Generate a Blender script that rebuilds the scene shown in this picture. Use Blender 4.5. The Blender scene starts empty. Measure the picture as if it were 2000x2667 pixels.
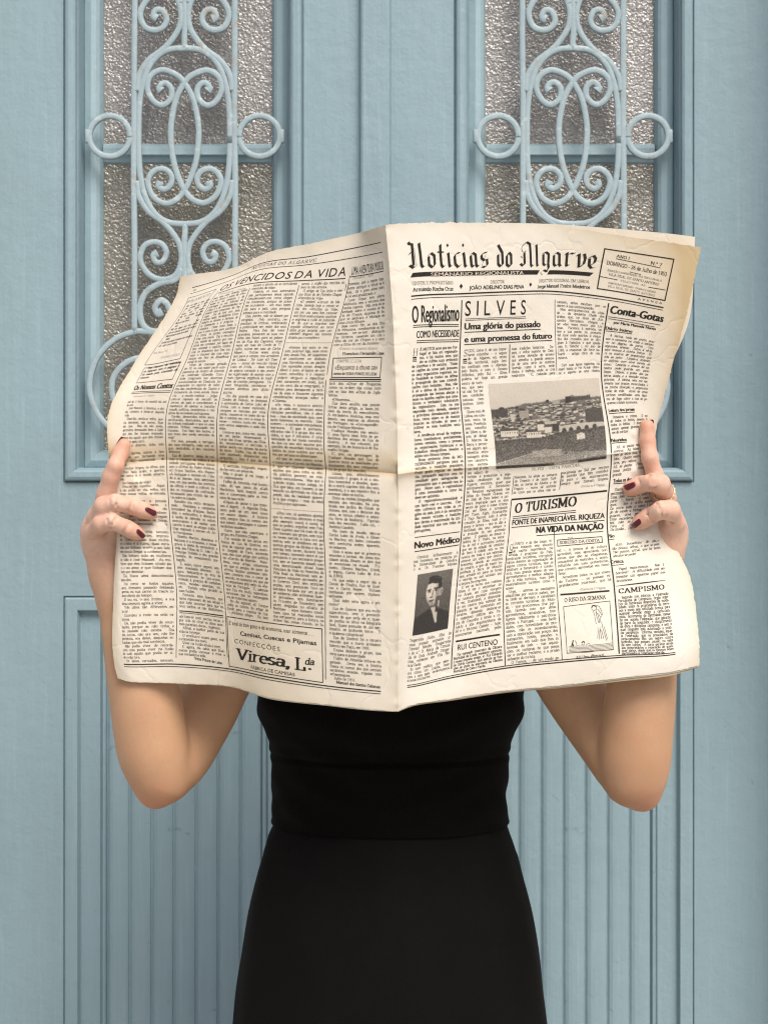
import bpy, bmesh, math, random, unicodedata
import numpy as np
from mathutils import Vector
random.seed(7); RNG = np.random.default_rng(11)
SC = bpy.context.scene
COL = SC.collection
R = math.radians

# ------------------------------------------------------------------ camera
DCAM = 1.70            # metres from lens to the newspaper
PXM = 0.00038          # metres per photo pixel at the newspaper
ZC = 1.38              # lens height
cd = bpy.data.cameras.new('camera')
cam = bpy.data.objects.new('camera', cd); COL.objects.link(cam)
cam.location = (0, -DCAM, ZC); cam.rotation_euler = (R(90), 0, 0)
cd.sensor_fit = 'HORIZONTAL'; cd.sensor_width = 24.0
cd.lens = 24.0 * DCAM / (2000 * PXM)
cd.clip_start = 0.05; cd.clip_end = 500
cd.dof.use_dof = True; cd.dof.focus_distance = DCAM + 0.015; cd.dof.aperture_fstop = 13.0
SC.camera = cam
SC.cycles.pixel_filter_type = 'BLACKMAN_HARRIS'; SC.cycles.filter_width = 1.15

# ------------------------------------------------------------------ light
SUN_EL, SUN_AZ = 50, 22        # degrees above the horizon, degrees to the right of the lens
w = bpy.data.worlds.new('World'); SC.world = w; w.use_nodes = True
nt = w.node_tree; nt.nodes.clear()
sky = nt.nodes.new('ShaderNodeTexSky'); sky.sky_type = 'NISHITA'; sky.sun_disc = False
sky.sun_elevation = R(SUN_EL); sky.sun_rotation = R(180 - SUN_AZ)
sky.dust_density = 4.0; sky.air_density = 1.0; sky.ozone_density = 1.0
bg = nt.nodes.new('ShaderNodeBackground'); bg.inputs['Strength'].default_value = 0.085
out = nt.nodes.new('ShaderNodeOutputWorld')
nt.links.new(sky.outputs[0], bg.inputs[0]); nt.links.new(bg.outputs[0], out.inputs[0])
sl = bpy.data.lights.new('sun', 'SUN'); sl.energy = 1.95; sl.angle = R(32); sl.color = (1.0, 0.945, 0.87)
sun = bpy.data.objects.new('sun', sl); COL.objects.link(sun)
e, a = R(SUN_EL), R(SUN_AZ)
sun.location = (2, -4, 5)
sun.rotation_euler = Vector((-math.sin(a) * math.cos(e), math.cos(a) * math.cos(e), -math.sin(e))).to_track_quat('-Z', 'Y').to_euler()
vs = SC.view_settings
vs.view_transform = 'Standard'; vs.look = 'None'; vs.gamma = 1.0; vs.use_curve_mapping = False
vs.exposure = 0.50

# ------------------------------------------------------------------ helpers
def at(px, py, y):
    """photo pixel + metres behind the newspaper -> point in the scene"""
    px = np.asarray(px, float); py = np.asarray(py, float); y = np.asarray(y, float)
    s = PXM * (DCAM + y) / DCAM
    return np.stack(np.broadcast_arrays((px - 1000) * s, y, ZC - (py - 1333.5) * s), -1)

def mesh_obj(name, verts, faces, mats, parent=None, smooth=True, mat_idx=None, org=(0, 0, 0)):
    me = bpy.data.meshes.new(name)
    v = np.asarray(verts, float) - np.asarray(org, float)
    me.from_pydata(v.tolist(), [], faces if isinstance(faces, list) else faces.tolist())
    for m in (mats if isinstance(mats, (list, tuple)) else [mats]): me.materials.append(m)
    if mat_idx is not None: me.polygons.foreach_set('material_index', np.asarray(mat_idx, np.int32))
    if smooth: me.polygons.foreach_set('use_smooth', np.ones(len(me.polygons), bool))
    me.update()
    o = bpy.data.objects.new(name, me); COL.objects.link(o)
    if parent is not None: o.parent = parent
    return o

def thing(name, loc, label, cat, group=None):
    o = bpy.data.objects.new(name, None); COL.objects.link(o)
    o.empty_display_size = 0.05; o.location = loc
    o['label'] = label; o['category'] = cat
    if group: o['group'] = group
    return o

class MB:
    """collects polygons of one mesh"""
    def __init__(s): s.v = []; s.f = []; s.m = []
    def add(s, verts, faces, m=0):
        b = len(s.v); s.v.extend([tuple(map(float, p)) for p in verts])
        for f in faces: s.f.append([b + int(i) for i in f]); s.m.append(m)
    def box(s, x0, x1, y0, y1, z0, z1, m=0, bev=0.0):
        bm = bmesh.new(); bmesh.ops.create_cube(bm, size=1)
        for v in bm.verts:
            v.co = Vector((x0 + (v.co.x + .5) * (x1 - x0), y0 + (v.co.y + .5) * (y1 - y0), z0 + (v.co.z + .5) * (z1 - z0)))
        if bev: bmesh.ops.bevel(bm, geom=bm.edges[:], offset=bev, segments=2, affect='EDGES', profile=.5)
        bm.verts.index_update()
        s.add([v.co for v in bm.verts], [[v.index for v in f.verts] for f in bm.faces], m); bm.free()
    def rect_loops(s, loops, m=0, close=False):
        """loops: (x0,x1,z0,z1,y) rectangles joined one after the other"""
        vs_ = []
        for (x0, x1, z0, z1, y) in loops: vs_ += [(x0, y, z0), (x1, y, z0), (x1, y, z1), (x0, y, z1)]
        fs = []
        for k in range(len(loops) - 1):
            for i in range(4):
                j = (i + 1) % 4; fs.append([4 * k + i, 4 * k + j, 4 * k + 4 + j, 4 * k + 4 + i])
        if close: k = 4 * (len(loops) - 1); fs.append([k, k + 1, k + 2, k + 3])
        s.add(vs_, fs, m)
    def build(s, name, mats, parent=None, smooth=False, org=(0, 0, 0)):
        return mesh_obj(name, s.v, s.f, mats, parent, smooth, s.m, org)

def catmull(pts, n=10, closed=False):
    P = np.asarray(pts, float); N = len(P); outp = []
    rng = range(N if closed else N - 1)
    for i in rng:
        if closed: p0, p1, p2, p3 = P[(i - 1) % N], P[i], P[(i + 1) % N], P[(i + 2) % N]
        else:
            p1, p2 = P[i], P[i + 1]
            p0 = P[i - 1] if i > 0 else 2 * p1 - p2
            p3 = P[i + 2] if i + 2 < N else 2 * p2 - p1
        for t in np.arange(n) / n:
            outp.append(.5 * ((2 * p1) + (p2 - p0) * t + (2 * p0 - 5 * p1 + 4 * p2 - p3) * t * t + (3 * p1 - p0 - 3 * p2 + p3) * t ** 3))
    if not closed: outp.append(P[-1])
    return np.array(outp)

# ------------------------------------------------------------------ materials
def mat(name):
    m = bpy.data.materials.new(name); m.use_nodes = True
    n = m.node_tree; b = n.nodes['Principled BSDF']
    return m, n, b
def N_(n, t, **kw):
    x = n.nodes.new(t)
    for k, v in kw.items(): setattr(x, k, v)
    return x
def noise(n, scale, detail=4, rough=.55, vec=None, dist=0):
    x = N_(n, 'ShaderNodeTexNoise'); x.inputs['Scale'].default_value = scale
    x.inputs['Detail'].default_value = detail; x.inputs['Roughness'].default_value = rough
    x.inputs['Distortion'].default_value = dist
    if vec is not None: n.links.new(vec, x.inputs['Vector'])
    return x
def ramp(n, src, stops):
    x = N_(n, 'ShaderNodeValToRGB')
    while len(x.color_ramp.elements) < len(stops): x.color_ramp.elements.new(.5)
    for el, (p, c) in zip(x.color_ramp.elements, stops):
        el.position = p; el.color = (*c, 1) if len(c) == 3 else c
    n.links.new(src, x.inputs[0]); return x
def mix(n, fac, a_, b_, mode='MIX'):
    x = N_(n, 'ShaderNodeMix', data_type='RGBA', blend_type=mode)
    for s_, v in ((0, fac), (6, a_), (7, b_)):
        if hasattr(v, 'links'): n.links.new(v, x.inputs[s_])
        elif s_ == 0: x.inputs[0].default_value = v
        else: x.inputs[s_].default_value = (*v, 1)
    return x.outputs[2]
def bump(n, b, h, strength, dist, prev=None):
    x = N_(n, 'ShaderNodeBump'); x.inputs['Strength'].default_value = strength; x.inputs['Distance'].default_value = dist
    n.links.new(h, x.inputs['Height'])
    if prev is not None: n.links.new(prev.outputs[0], x.inputs['Normal'])
    n.links.new(x.outputs[0], b.inputs['Normal']); return x
def objco(n):
    return N_(n, 'ShaderNodeTexCoord').outputs['Object']
def scaled(n, vec, sc):
    x = N_(n, 'ShaderNodeMapping'); x.inputs['Scale'].default_value = sc; n.links.new(vec, x.inputs['Vector']); return x.outputs[0]

def paint_mat(name, base, wear=0.0, streak=True):
    m, n, b = mat(name); co = objco(n)
    c1 = tuple(x * .93 for x in base); c2 = tuple(min(1, x * 1.06) for x in base)
    nz = noise(n, 3.2, 5, .6, co); c = ramp(n, nz.outputs[0], [(.3, c1), (.7, c2)]).outputs[0]
    st = noise(n, 9, 6, .6, scaled(n, co, (9, 9, .5)))
    c = mix(n, ramp(n, st.outputs[0], [(.46, (0, 0, 0)), (.72, (.32, .32, .32))]).outputs[0], c, tuple(min(1, x * 1.14 + .01) for x in base))
    lg = noise(n, .9, 3, .5, co, .4); c = mix(n, ramp(n, lg.outputs[0], [(.35, (0, 0, 0)), (.70, (.30, .30, .30))]).outputs[0], c, tuple(x * k for x, k in zip(base, (.80, .84, .86))))
    br = noise(n, 22, 5, .65, scaled(n, co, (6, 6, .22))); c = mix(n, ramp(n, br.outputs[0], [(.56, (0, 0, 0)), (.68, (.35, .35, .35))]).outputs[0], c, tuple(min(1, x * 1.22 + .02) for x in base))
    ch = noise(n, 17, 7, .75, co); c = mix(n, ramp(n, ch.outputs[0], [(.705, (0, 0, 0)), (.72, (.8, .8, .8))]).outputs[0], c, tuple(x * k for x, k in zip(base, (.62, .60, .58))))
    pit = noise(n, 60, 3, .5, co)
    c = mix(n, ramp(n, pit.outputs[0], [(.70, (0, 0, 0)), (.76, (.5, .5, .5))]).outputs[0], c, tuple(x * .6 for x in base))
    if wear:
        rs = noise(n, 38, 5, .65, co)
        c = mix(n, ramp(n, rs.outputs[0], [(.66 - wear * .1, (0, 0, 0)), (.74, (.7, .7, .7))]).outputs[0], c, (.36, .25, .15))
        wh = noise(n, 55, 4, .6, scaled(n, co, (1, 1, 1.3)))
        c = mix(n, ramp(n, wh.outputs[0], [(.60, (0, 0, 0)), (.70, (.55, .55, .55))]).outputs[0], c, (.60, .66, .67))
    n.links.new(c, b.inputs['Base Color']); b.inputs['Roughness'].default_value = .48
    b.inputs['Specular IOR Level'].default_value = .4
    h1 = bump(n, b, noise(n, 150, 4, .6, co).outputs[0], .22, .002)
    if streak:
        h2 = bump(n, b, noise(n, 30, 4, .6, scaled(n, co, (4, 4, .3))).outputs[0], .22, .0018, h1)
        h1 = h2
    bump(n, b, noise(n, 45, 3, .55, co).outputs[0], .30, .004, h1)
    return m
BLUE = (.266, .377, .422)
M_DOOR = paint_mat('blue_door_paint', BLUE)
M_SASH = paint_mat('blue_sash_paint', (.34, .465, .515))
M_IRON = paint_mat('blue_iron_paint', (.355, .452, .49), wear=.75, streak=False)

def glass_mat(name, tint, tint2):
    m, n, b = mat(name); co = objco(n)
    v1 = N_(n, 'ShaderNodeTexVoronoi', feature='SMOOTH_F1'); v1.inputs['Scale'].default_value = 250; v1.inputs['Smoothness'].default_value = .8
    wp = noise(n, 90, 2, .5, co); n.links.new(mix(n, .012, co, wp.outputs['Color'], 'ADD'), v1.inputs['Vector'])
    nz = noise(n, 230, 3, .6, co, .6)
    big = noise(n, 9, 4, .55, co)
    c = ramp(n, big.outputs[0], [(.3, tint), (.7, tint2)]).outputs[0]
    fl = noise(n, 330, 2, .5, co)
    c = mix(n, ramp(n, fl.outputs[0], [(.60, (0, 0, 0)), (.72, (.40, .40, .40))]).outputs[0], c, (.52, .47, .38))
    n.links.new(c, b.inputs['Base Color']); b.inputs['Roughness'].default_value = .15
    b.inputs['Specular IOR Level'].default_value = 1.0; b.inputs['IOR'].default_value = 1.75
    h = bump(n, b, v1.outputs['Distance'], .54, .0024)
    bump(n, b, nz.outputs[0], .54, .0023, h)
    return m
M_GLASS = glass_mat('hammered_glass_sky_tint', (.20, .187, .172), (.285, .27, .265))  # upper pane: sky reflection put into the greyer tint
M_GLASS2 = glass_mat('hammered_glass_olive', (.145, .132, .098), (.225, .207, .160))  # lower pane: same glass without the painted sky tone

def plain(name, col, rough=.6, metal=0.0, spec=.5):
    m, n, b = mat(name); b.inputs['Base Color'].default_value = (*col, 1)
    b.inputs['Roughness'].default_value = rough; b.inputs['Metallic'].default_value = metal
    b.inputs['Specular IOR Level'].default_value = spec
    return m
def mottled(name, a_, b_, scale, rough=.8, bs=.2, bd=.004):
    m, n, b = mat(name); co = objco(n); nz = noise(n, scale, 6, .6, co)
    n.links.new(ramp(n, nz.outputs[0], [(.3, a_), (.7, b_)]).outputs[0], b.inputs['Base Color'])
    b.inputs['Roughness'].default_value = rough
    bump(n, b, noise(n, scale * 6, 5, .6, co).outputs[0], bs, bd); return m
# ------------------------------------------------------------------ the setting
YD = 0.65                                   # front face of the door
SD = PXM * (DCAM + YD) / DCAM               # metres per photo pixel there
def dx(px): return (px - 1000) * SD
def dz(py): return ZC - (py - 1333.5) * SD

M_PAVE = mottled('pavement_stone', (.30, .29, .27), (.42, .40, .37), 5)
mb = MB(); mb.add([(-40, -60, 0), (40, -60, 0), (40, 1.4, 0), (-40, 1.4, 0)], [[0, 1, 2, 3]])
pv = mb.build('pavement', M_PAVE); pv['kind'] = 'structure'

XL, XR = dx(-58), dx(2012)                  # outer edges of the pair of leaves
XM = dx(977)                                # where the leaves meet
ZB, ZT = 0.10, dz(-700)
# facade, stone surround, step
fw = thing('facade_wall', (0, YD - .05, 0), 'plastered house wall around the pale blue double door', 'wall')
M_PLAST = mottled('lime_plaster', (.62, .60, .55), (.72, .70, .66), 3, .9, .3, .006)
M_STONE = mottled('limestone', (.45, .42, .37), (.56, .53, .47), 7, .8)
SW = .16
mb = MB()
mb.box(-9, XL - SW - .05, YD - .12, YD + .3, 0, 5.2); mb.box(XR + SW + .05, 9, YD - .12, YD + .3, 0, 5.2)
mb.box(XL - SW - .05, XR + SW + .05, YD - .12, YD + .3, ZT + SW + .05, 5.2)
mb.build('wall_plaster', M_PLAST, fw, org=fw.location)
mb = MB()
mb.box(XL - SW - .05, XL - .05, YD - .15, YD + .28, 0, ZT + SW + .05, 0, .006)
mb.box(XR + .05, XR + SW + .05, YD - .15, YD + .28, 0, ZT + SW + .05, 0, .006)
mb.box(XL - .05, XR + .05, YD - .15, YD + .28, ZT + .05, ZT + SW + .05, 0, .006)
mb.build('stone_surround', M_STONE, fw, org=fw.location)
mb = MB(); mb.box(XL - .05, XR + .05, YD - .32, YD + .28, 0.0, ZB - .004, 0, .01)
mb.build('doorstep', M_STONE, fw, org=fw.location)
mb = MB()
mb.box(XL - .05, XL - .003, YD - .02, YD + .12, ZB - .004, ZT + .05, 0, .004); mb.box(XR + .003, XR + .05, YD - .02, YD + .12, ZB - .004, ZT + .05, 0, .004)
mb.box(XL - .003, XR + .003, YD - .02, YD + .12, ZT + .003, ZT + .05, 0, .004)
mb.build('door_frame', M_DOOR, fw, org=fw.location)

def sweep(mb, pts, wd, dp, y, ends=None):
    """flat iron bar bent along pts (x,z), rounded section wd wide and dp deep"""
    P = np.asarray(pts, float); n = len(P)
    T = np.gradient(P, axis=0); T /= np.linalg.norm(T, axis=1)[:, None] + 1e-12
    Nn = np.stack([-T[:, 1], T[:, 0]], 1)
    sec = [(math.cos(t), math.sin(t)) for t in np.linspace(0, 2 * math.pi, 12, endpoint=False)]
    sec = [(math.copysign(abs(c) ** .45, c), math.copysign(abs(s_) ** .38, s_)) for c, s_ in sec]
    v = []
    for i in range(n):
        wi = wd * (ends[i] if ends is not None else 1.0)
        for c, s_ in sec:
            q = P[i] + Nn[i] * c * wi / 2; v.append((q[0], y + s_ * dp / 2, q[1]))
    k = len(sec); f = []
    for i in range(n - 1):
        for j in range(k):
            f.append([i * k + j, i * k + (j + 1) % k, (i + 1) * k + (j + 1) % k, (i + 1) * k + j])
    f.append(list(range(k))[::-1]); f.append([(n - 1) * k + j for j in range(k)])
    mb.add(v, f)

def door_leaf(cx, side, label):
    """cx: photo pixel of the leaf's middle axis; side -1 left leaf, +1 right leaf"""
    x0, x1 = (XL, XM - .0015) if side < 0 else (XM + .0015, XR)
    base = (.5 * (x0 + x1), YD, ZB)
    t = thing('door', base, label, 'door', 'leaves of the blue double door')
    C = dx(cx); W2 = 313 * SD                 # half width to the outer groove
    up = (C - W2, C + W2, dz(1257), dz(-550)); lo = (C - W2, C + W2, ZB + .17, dz(1552))
    f = MB()
    def quad(a0, a1, b0, b1): f.add([(a0, YD, b0), (a1, YD, b0), (a1, YD, b1), (a0, YD, b1)], [[0, 1, 2, 3]])
    quad(x0, up[0], ZB, ZT); quad(up[1], x1, ZB, ZT)
    quad(up[0], up[1], up[3], ZT); quad(up[0], up[1], lo[3], up[2]); quad(up[0], up[1], ZB, lo[2])
    # edges and back of the leaf
    yb = YD + .075
    f.add([(x0, YD, ZB), (x1, YD, ZB), (x1, YD, ZT), (x0, YD, ZT), (x0, yb, ZB), (x1, yb, ZB), (x1, yb, ZT), (x0, yb, ZT)],
          [[0, 4, 5, 1], [1, 5, 6, 2], [2, 6, 7, 3], [3, 7, 4, 0], [4, 7, 6, 5]])
    f.build('stiles_and_rails', M_DOOR, t, org=base)
    def inset(r, d, y): return (r[0] + d, r[1] - d, r[2] + d, r[3] - d, y)
    p = SD
    for nm, r in (('window_moulding', up), ('panel_moulding', lo)):
        m = MB()
        L = [inset(r, 0, YD), inset(r, 1.5 * p, YD + .004), inset(r, 4 * p, YD + .004), inset(r, 5 * p, YD - .003), inset(r, 8 * p, YD - .0065),
             inset(r, 15 * p, YD - .008), inset(r, 27 * p, YD - .0075), inset(r, 33 * p, YD - .005), inset(r, 35.5 * p, YD + .002)]
        if nm == 'window_moulding':
            L += [inset(r, 38 * p, YD + .004), inset(r, 40 * p, YD + .012), inset(r, 41 * p, YD + .042)]
        else:
            L = [inset(r, 0, YD), inset(r, 1.5 * p, YD + .004), inset(r, 4 * p, YD + .004), inset(r, 5 * p, YD - .002), inset(r, 9 * p, YD - .003),
                 inset(r, 37 * p, YD - .003), inset(r, 39 * p, YD), inset(r, 43 * p, YD + .007), inset(r, 46 * p, YD + .008), inset(r, 48 * p, YD + .008)]
        m.rect_loops(L); m.build(nm, M_DOOR, t, org=base)
    # sash, glazing bar, panes
    s = MB(); r = up
    s.rect_loops([inset(r, 41 * p, YD + .042), inset(r, 43 * p, YD + .040), inset(r, 60 * p, YD + .036), inset(r, 74 * p, YD + .037), inset(r, 82 * p, YD + .041), inset(r, 88 * p, YD + .050),
                  inset(r, 90 * p, YD + .062)])
    s.build('sash', M_SASH, t, org=base)
    g0, g1 = r[0] + 89 * p, r[1] - 89 * p
    zb0, zb1 = dz(398 + 6), dz(345 + 6)
    b = MB(); yy = YD + .056
    prof = [(zb1, yy), (zb1 - .002, yy - .006), (zb1 - .008, yy - .010), (zb1 - .017, yy - .011), (zb1 - .020, yy - .006), (zb0 + .002, yy - .003), (zb0, yy)]
    vv = []
    for z, y in prof: vv += [(g0, y, z), (g1, y, z)]
    b.add(vv, [[2 * i, 2 * i + 2, 2 * i + 3, 2 * i + 1] for i in range(len(prof) - 1)])
    b.build('glazing_bar', M_SASH, t, org=base)
    for z0, z1 in ((r[2] + 89 * p, zb0 + .001), (zb1 - .001, r[3] - 89 * p)):
        q = MB(); q.box(g0, g1, yy, yy + .006, z0, z1); q.build('pane', M_GLASS if z0 > zb0 + .005 else M_GLASS2, t, org=base)
    # putty line round the panes
    # lower panel of reeded boards
    q = MB(); r = lo; a0, a1 = r[0] + 48 * p, r[1] - 48 * p; z0, z1 = r[2] + 48 * p, r[3] - 48 * p
    fl = YD + .008; xs = [(a0, fl), (a0 + 46 * p, fl), (a0 + 47 * p, fl + .003), (a0 + 50 * p, fl + .003), (a0 + 51 * p, fl - .001), (a0 + 54 * p, fl - .0035), (a0 + 58 * p, fl - .0035), (a0 + 61 * p, fl - .001), (a0 + 62.5 * p, fl + .004)]
    xm0, xm1 = a0 + 63 * p, a1 - 63 * p; nb = 7; pw = (xm1 - xm0) / nb
    for i in range(nb):
        s0 = xm0 + i * pw
        for tt, h in ((.0, .003), (.05, .0025), (.14, -.0003), (.28, -.0018), (.45, -.0020), (.7, -.0012), (.88, -.0002), (.96, .0008), (.985, .0028)):
            xs.append((s0 + tt * pw, fl + h))
    xs.append((xm1, fl + .003))
    xs += [(a0 + a1 - x, y) for x, y in xs[:9]][::-1]
    vv = []
    for x, y in xs: vv += [(x, y, z0), (x, y, z1)]
    q.add(vv, [[2 * i, 2 * i + 2, 2 * i + 3, 2 * i + 1] for i in range(len(xs) - 1)])
    q.build('reeded_panel', M_DOOR, t, org=base)
    # wrought iron grille (photo pixels of the left leaf, axis 478)
    g = MB(); YG = YD + .014; bw, bd = 16.0 * SD, .008
    kf = (DCAM + YG) / (DCAM + YD)
    gx = lambda x: C + (x - 478) * SD * kf; gz = lambda y: ZC - (y - 1333.5) * SD * kf
    MY = 354.0                                  # the grille mirrors about this height
    def bar(pts, n=10, closed=False, mir=True, mirx=True, wk=1.0, ball=False, yo=0.0):
        P = catmull(pts, n, closed)
        if closed: P = np.vstack([P, P[:1], P[1:2]])
        for fx in ((1, -1) if mirx else (1,)):
            for fy in ((1, -1) if mir else (1,)):
                Q = np.stack([[gx(478 + fx * (x - 478)) for x in P[:, 0]], [gz(MY + fy * (y - MY)) for y in P[:, 1]]], 1)
                en = np.ones(len(Q))
                if ball:
                    en = 1 + .5 * np.clip(1 - np.arange(len(Q)) / 9.0, 0, 1)[::-1]
                    if ball == 2: en = np.maximum(en, en[::-1])
                ph_ = RNG.uniform(0, 6.3, 4); tq = np.linspace(0, 5, len(Q))
                if not closed: Q = Q + np.stack([np.sin(tq * 1.7 + ph_[0]) + .5 * np.sin(tq * 4 + ph_[1]), np.sin(tq * 1.5 + ph_[2]) + .5 * np.sin(tq * 4.4 + ph_[3])], 1) * .0005
                sweep(g, Q, bw * wk * RNG.uniform(.95, 1.05), bd, YG + yo, en)
    bar([(347, 866), (347, 354), (347, -158)], 30, mir=False)
    c3 = lambda L: [(150 + .3918 * x, .3918 * y) for x, y in L]
    # inner crossing C scrolls
    bar(c3([(682, 602), (668, 582), (690, 552), (722, 553), (752, 590), (745, 655), (690, 697), (630, 668), (592, 590), (612, 508), (690, 465), (785, 497),
            (838, 550), (892, 650), (922, 780), (930, 900), (915, 1050), (882, 1165), (838, 1262), (785, 1325), (710, 1352), (632, 1310), (594, 1225), (606, 1165), (652, 1125), (712, 1127),
            (752, 1172), (744, 1228), (702, 1256), (668, 1236), (682, 1206)]), 8, mir=False, ball=2)
    # oval ring
    th = np.linspace(0, 2 * math.pi, 44, endpoint=False); ex = 2 / 2.75
    ov = [(477 + 119 * math.copysign(abs(math.cos(q_)) ** ex, math.cos(q_)), 354 + 229 * math.copysign(abs(math.sin(q_)) ** ex, math.sin(q_))) for q_ in th]
    bar(ov, 3, closed=True, mir=False, mirx=False)
    # S scrolls above and below the oval
    bar([(354, 470), (360, 510), (384, 549), (424, 580), (452, 613), (467, 645), (468, 685), (453, 718), (420, 729), (384, 714), (362, 677), (371, 642), (396, 630), (420, 636), (432, 656), (423, 679), (405, 682), (397, 666), (408, 659)], 8, ball=1)
    bar([(469, 700), (456, 728), (414, 739), (377, 763), (361, 800), (366, 840), (388, 860), (424, 858), (440, 830), (436, 795), (418, 781), (402, 800), (408, 818), (420, 812)], 8, ball=1)
    bar([(478, 583), (478, 700), (478, 1000)], 20, mirx=False)
    # big end scrolls
    bar([(352, 862), (300, 882), (252, 930), (231, 1000), (243, 1062), (275, 1108), (330, 1138), (395, 1140), (446, 1108), (468, 1050), (462, 985), (425, 945), (375, 930), (325, 945), (293, 985), (295, 1040), (330, 1075), (375, 1070), (395, 1035), (375, 1008)], 8)
    bar([(352, 862), (400, 868), (450, 900), (470, 960), (472, 1010)], 8)
    # side rings
    th = np.linspace(0, 2 * math.pi, 28, endpoint=False)
    bar([(283 + 53 * math.cos(q_), 354 + 53 * math.sin(q_)) for q_ in th], 3, closed=True, mir=False)
    for fx in (-1, 1):
        xa = gx(478 + fx * 252); g.box(xa - .004, xa + .004, YG - .004, YG + .004, gz(372), gz(336), 0, .002)
    g.build('iron_grille', M_IRON, t, smooth=True, org=base)
    # weather board hidden at the foot
    k = MB(); k.box(x0 + .01, x1 - .01, YD - .012, YD - .0005, ZB + .02, ZB + .14, 0, .003); k.build('kick_board', M_DOOR, t, org=base)
    return t, base
lt, _ = door_leaf(478, -1, 'pale blue wooden door leaf left of the raised meeting strip, beside the left arm')
rt, rb = door_leaf(1495, +1, 'pale blue wooden door leaf carrying the raised meeting strip, beside the right arm')
k = MB(); zz0, zz1 = ZB + .01, ZT - .01
prof = [(937, 0), (938.5, -.010), (941, -.013), (946, -.0145), (1009, -.0145), (1014, -.013), (1016.5, -.010), (1018, 0)]
vv = []
for x, y in prof: vv += [(dx(x), YD + y - .0005, zz0), (dx(x), YD + y - .0005, zz1)]
k.add(vv, [[2 * i, 2 * i + 2, 2 * i + 3, 2 * i + 1] for i in range(len(prof) - 1)])
k.build('meeting_strip', M_DOOR, rt, org=rb)
# ------------------------------------------------------------------ the newspaper: two curved pages
class Page:
    """page sheet: nodes (u,v) in page units -> photo pixel and depth, smooth in between"""
    dim = ()
    def __init__(s, un, vn, px, py, dep, crease, amp, fold_right):
        s.un = np.array(un, float); s.vn = np.array(vn, float)
        s.G = np.stack([np.array(px, float), np.array(py, float), np.array(dep, float)], -1)
        s.Du, s.Dv = s.dm(s.un), s.dm(s.vn); s.cr, s.amp = crease, amp; s.fr = fold_right
    @staticmethod
    def dm(x):
        n = len(x); D = np.zeros((n, n)); h = np.diff(x)
        for i in range(n):
            if i == 0: D[0, 0], D[0, 1] = -1 / h[0], 1 / h[0]
            elif i == n - 1: D[i, i - 1], D[i, i] = -1 / h[-1], 1 / h[-1]
            else:
                a, b = h[i - 1], h[i]
                D[i, i - 1] = -b / (a * (a + b)); D[i, i] = (b - a) / (a * b); D[i, i + 1] = a / (b * (a + b))
        return D
    @staticmethod
    def W(x, D, q):
        i = np.clip(np.searchsorted(x, q) - 1, 0, len(x) - 2); h = x[i + 1] - x[i]; t = (q - x[i]) / h
        t2 = np.clip(t, -.3, 1.3)
        h00 = 2 * t2 ** 3 - 3 * t2 ** 2 + 1; h10 = t2 ** 3 - 2 * t2 ** 2 + t2; h01 = 1 - h00; h11 = t2 ** 3 - t2 ** 2
        w = (h10 * h)[:, None] * D[i] + (h11 * h)[:, None] * D[i + 1]
        r = np.arange(len(q)); w[r, i] += h00; w[r, i + 1] += h01
        return w
    def raw(s, u, v):
        u = np.atleast_1d(np.asarray(u, float)); v = np.atleast_1d(np.asarray(v, float)); res = np.empty((len(u), 3))
        for k in range(0, len(u), 100000):
            a, b = s.W(s.un, s.Du, u[k:k + 100000]), s.W(s.vn, s.Dv, v[k:k + 100000])
            res[k:k + 100000] = np.einsum('na,nb,bac->nc', a, b, s.G, optimize=True)
        d = v - s.cr
        wob = np.sin(u * .021 + 1.3) * .25 + .8
        res[:, 2] += s.amp * wob * np.exp(-np.abs(d) / 17.0)
        # soft wrinkles of handled paper
        res[:, 2] += .0004 * np.sin(u * .031 + v * .012 + 1) * np.sin(v * .023 - u * .006) + .00013 * np.sin(u * .083 - v * .047) * np.sin(v * .061 + .4)
        for bu, bv, bh, bs in s.dim: res[:, 2] -= bh * np.exp(-((u - bu) ** 2 + (v - bv) ** 2) / bs ** 2)
        ff = s.un[-1] - u if s.fr else u
        res[:, 2] += .0009 * np.exp(-ff / 6.0) * np.sin(v * .11 + np.sin(v * .05) * 2)
        return res
    def P(s, u, v, lift=0.0):
        r = s.raw(u, v); return at(r[:, 0], r[:, 1], r[:, 2] - lift)
    def inv(s, px, py):
        px = np.atleast_1d(np.asarray(px, float)); py = np.atleast_1d(np.asarray(py, float))
        if not hasattr(s, 'tab'):
            U, V = np.meshgrid(np.linspace(s.un[0], s.un[-1], 60), np.linspace(s.vn[0], s.vn[-1], 90))
            s.tab = (U.ravel(), V.ravel(), s.raw(U.ravel(), V.ravel()))
        tu, tv, tr = s.tab
        j = np.argmin((tr[None, :, 0] - px[:, None]) ** 2 + (tr[None, :, 1] - py[:, None]) ** 2, 1)
        u, v = tu[j].copy(), tv[j].copy()
        for _ in range(12):
            r = s.raw(u, v); a = s.raw(u + .5, v); b = s.raw(u, v + .5)
            J = np.stack([np.stack([(a[:, 0] - r[:, 0]) * 2, (b[:, 0] - r[:, 0]) * 2], -1), np.stack([(a[:, 1] - r[:, 1]) * 2, (b[:, 1] - r[:, 1]) * 2], -1)], 1)
            e_ = np.stack([px - r[:, 0], py - r[:, 1]], -1)
            st = np.linalg.solve(J, e_[..., None])[..., 0]; st = np.clip(st, -30, 30)
            u = np.clip(u + st[:, 0], s.un[0] - 10, s.un[-1] + 10); v = np.clip(v + st[:, 1], s.vn[0] - 10, s.vn[-1] + 10)
        return np.stack([u, v], -1)
    def depth(s, px, py):
        q = s.inv(px, py); return float(s.raw(q[:, 0], q[:, 1])[0, 2])

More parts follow.
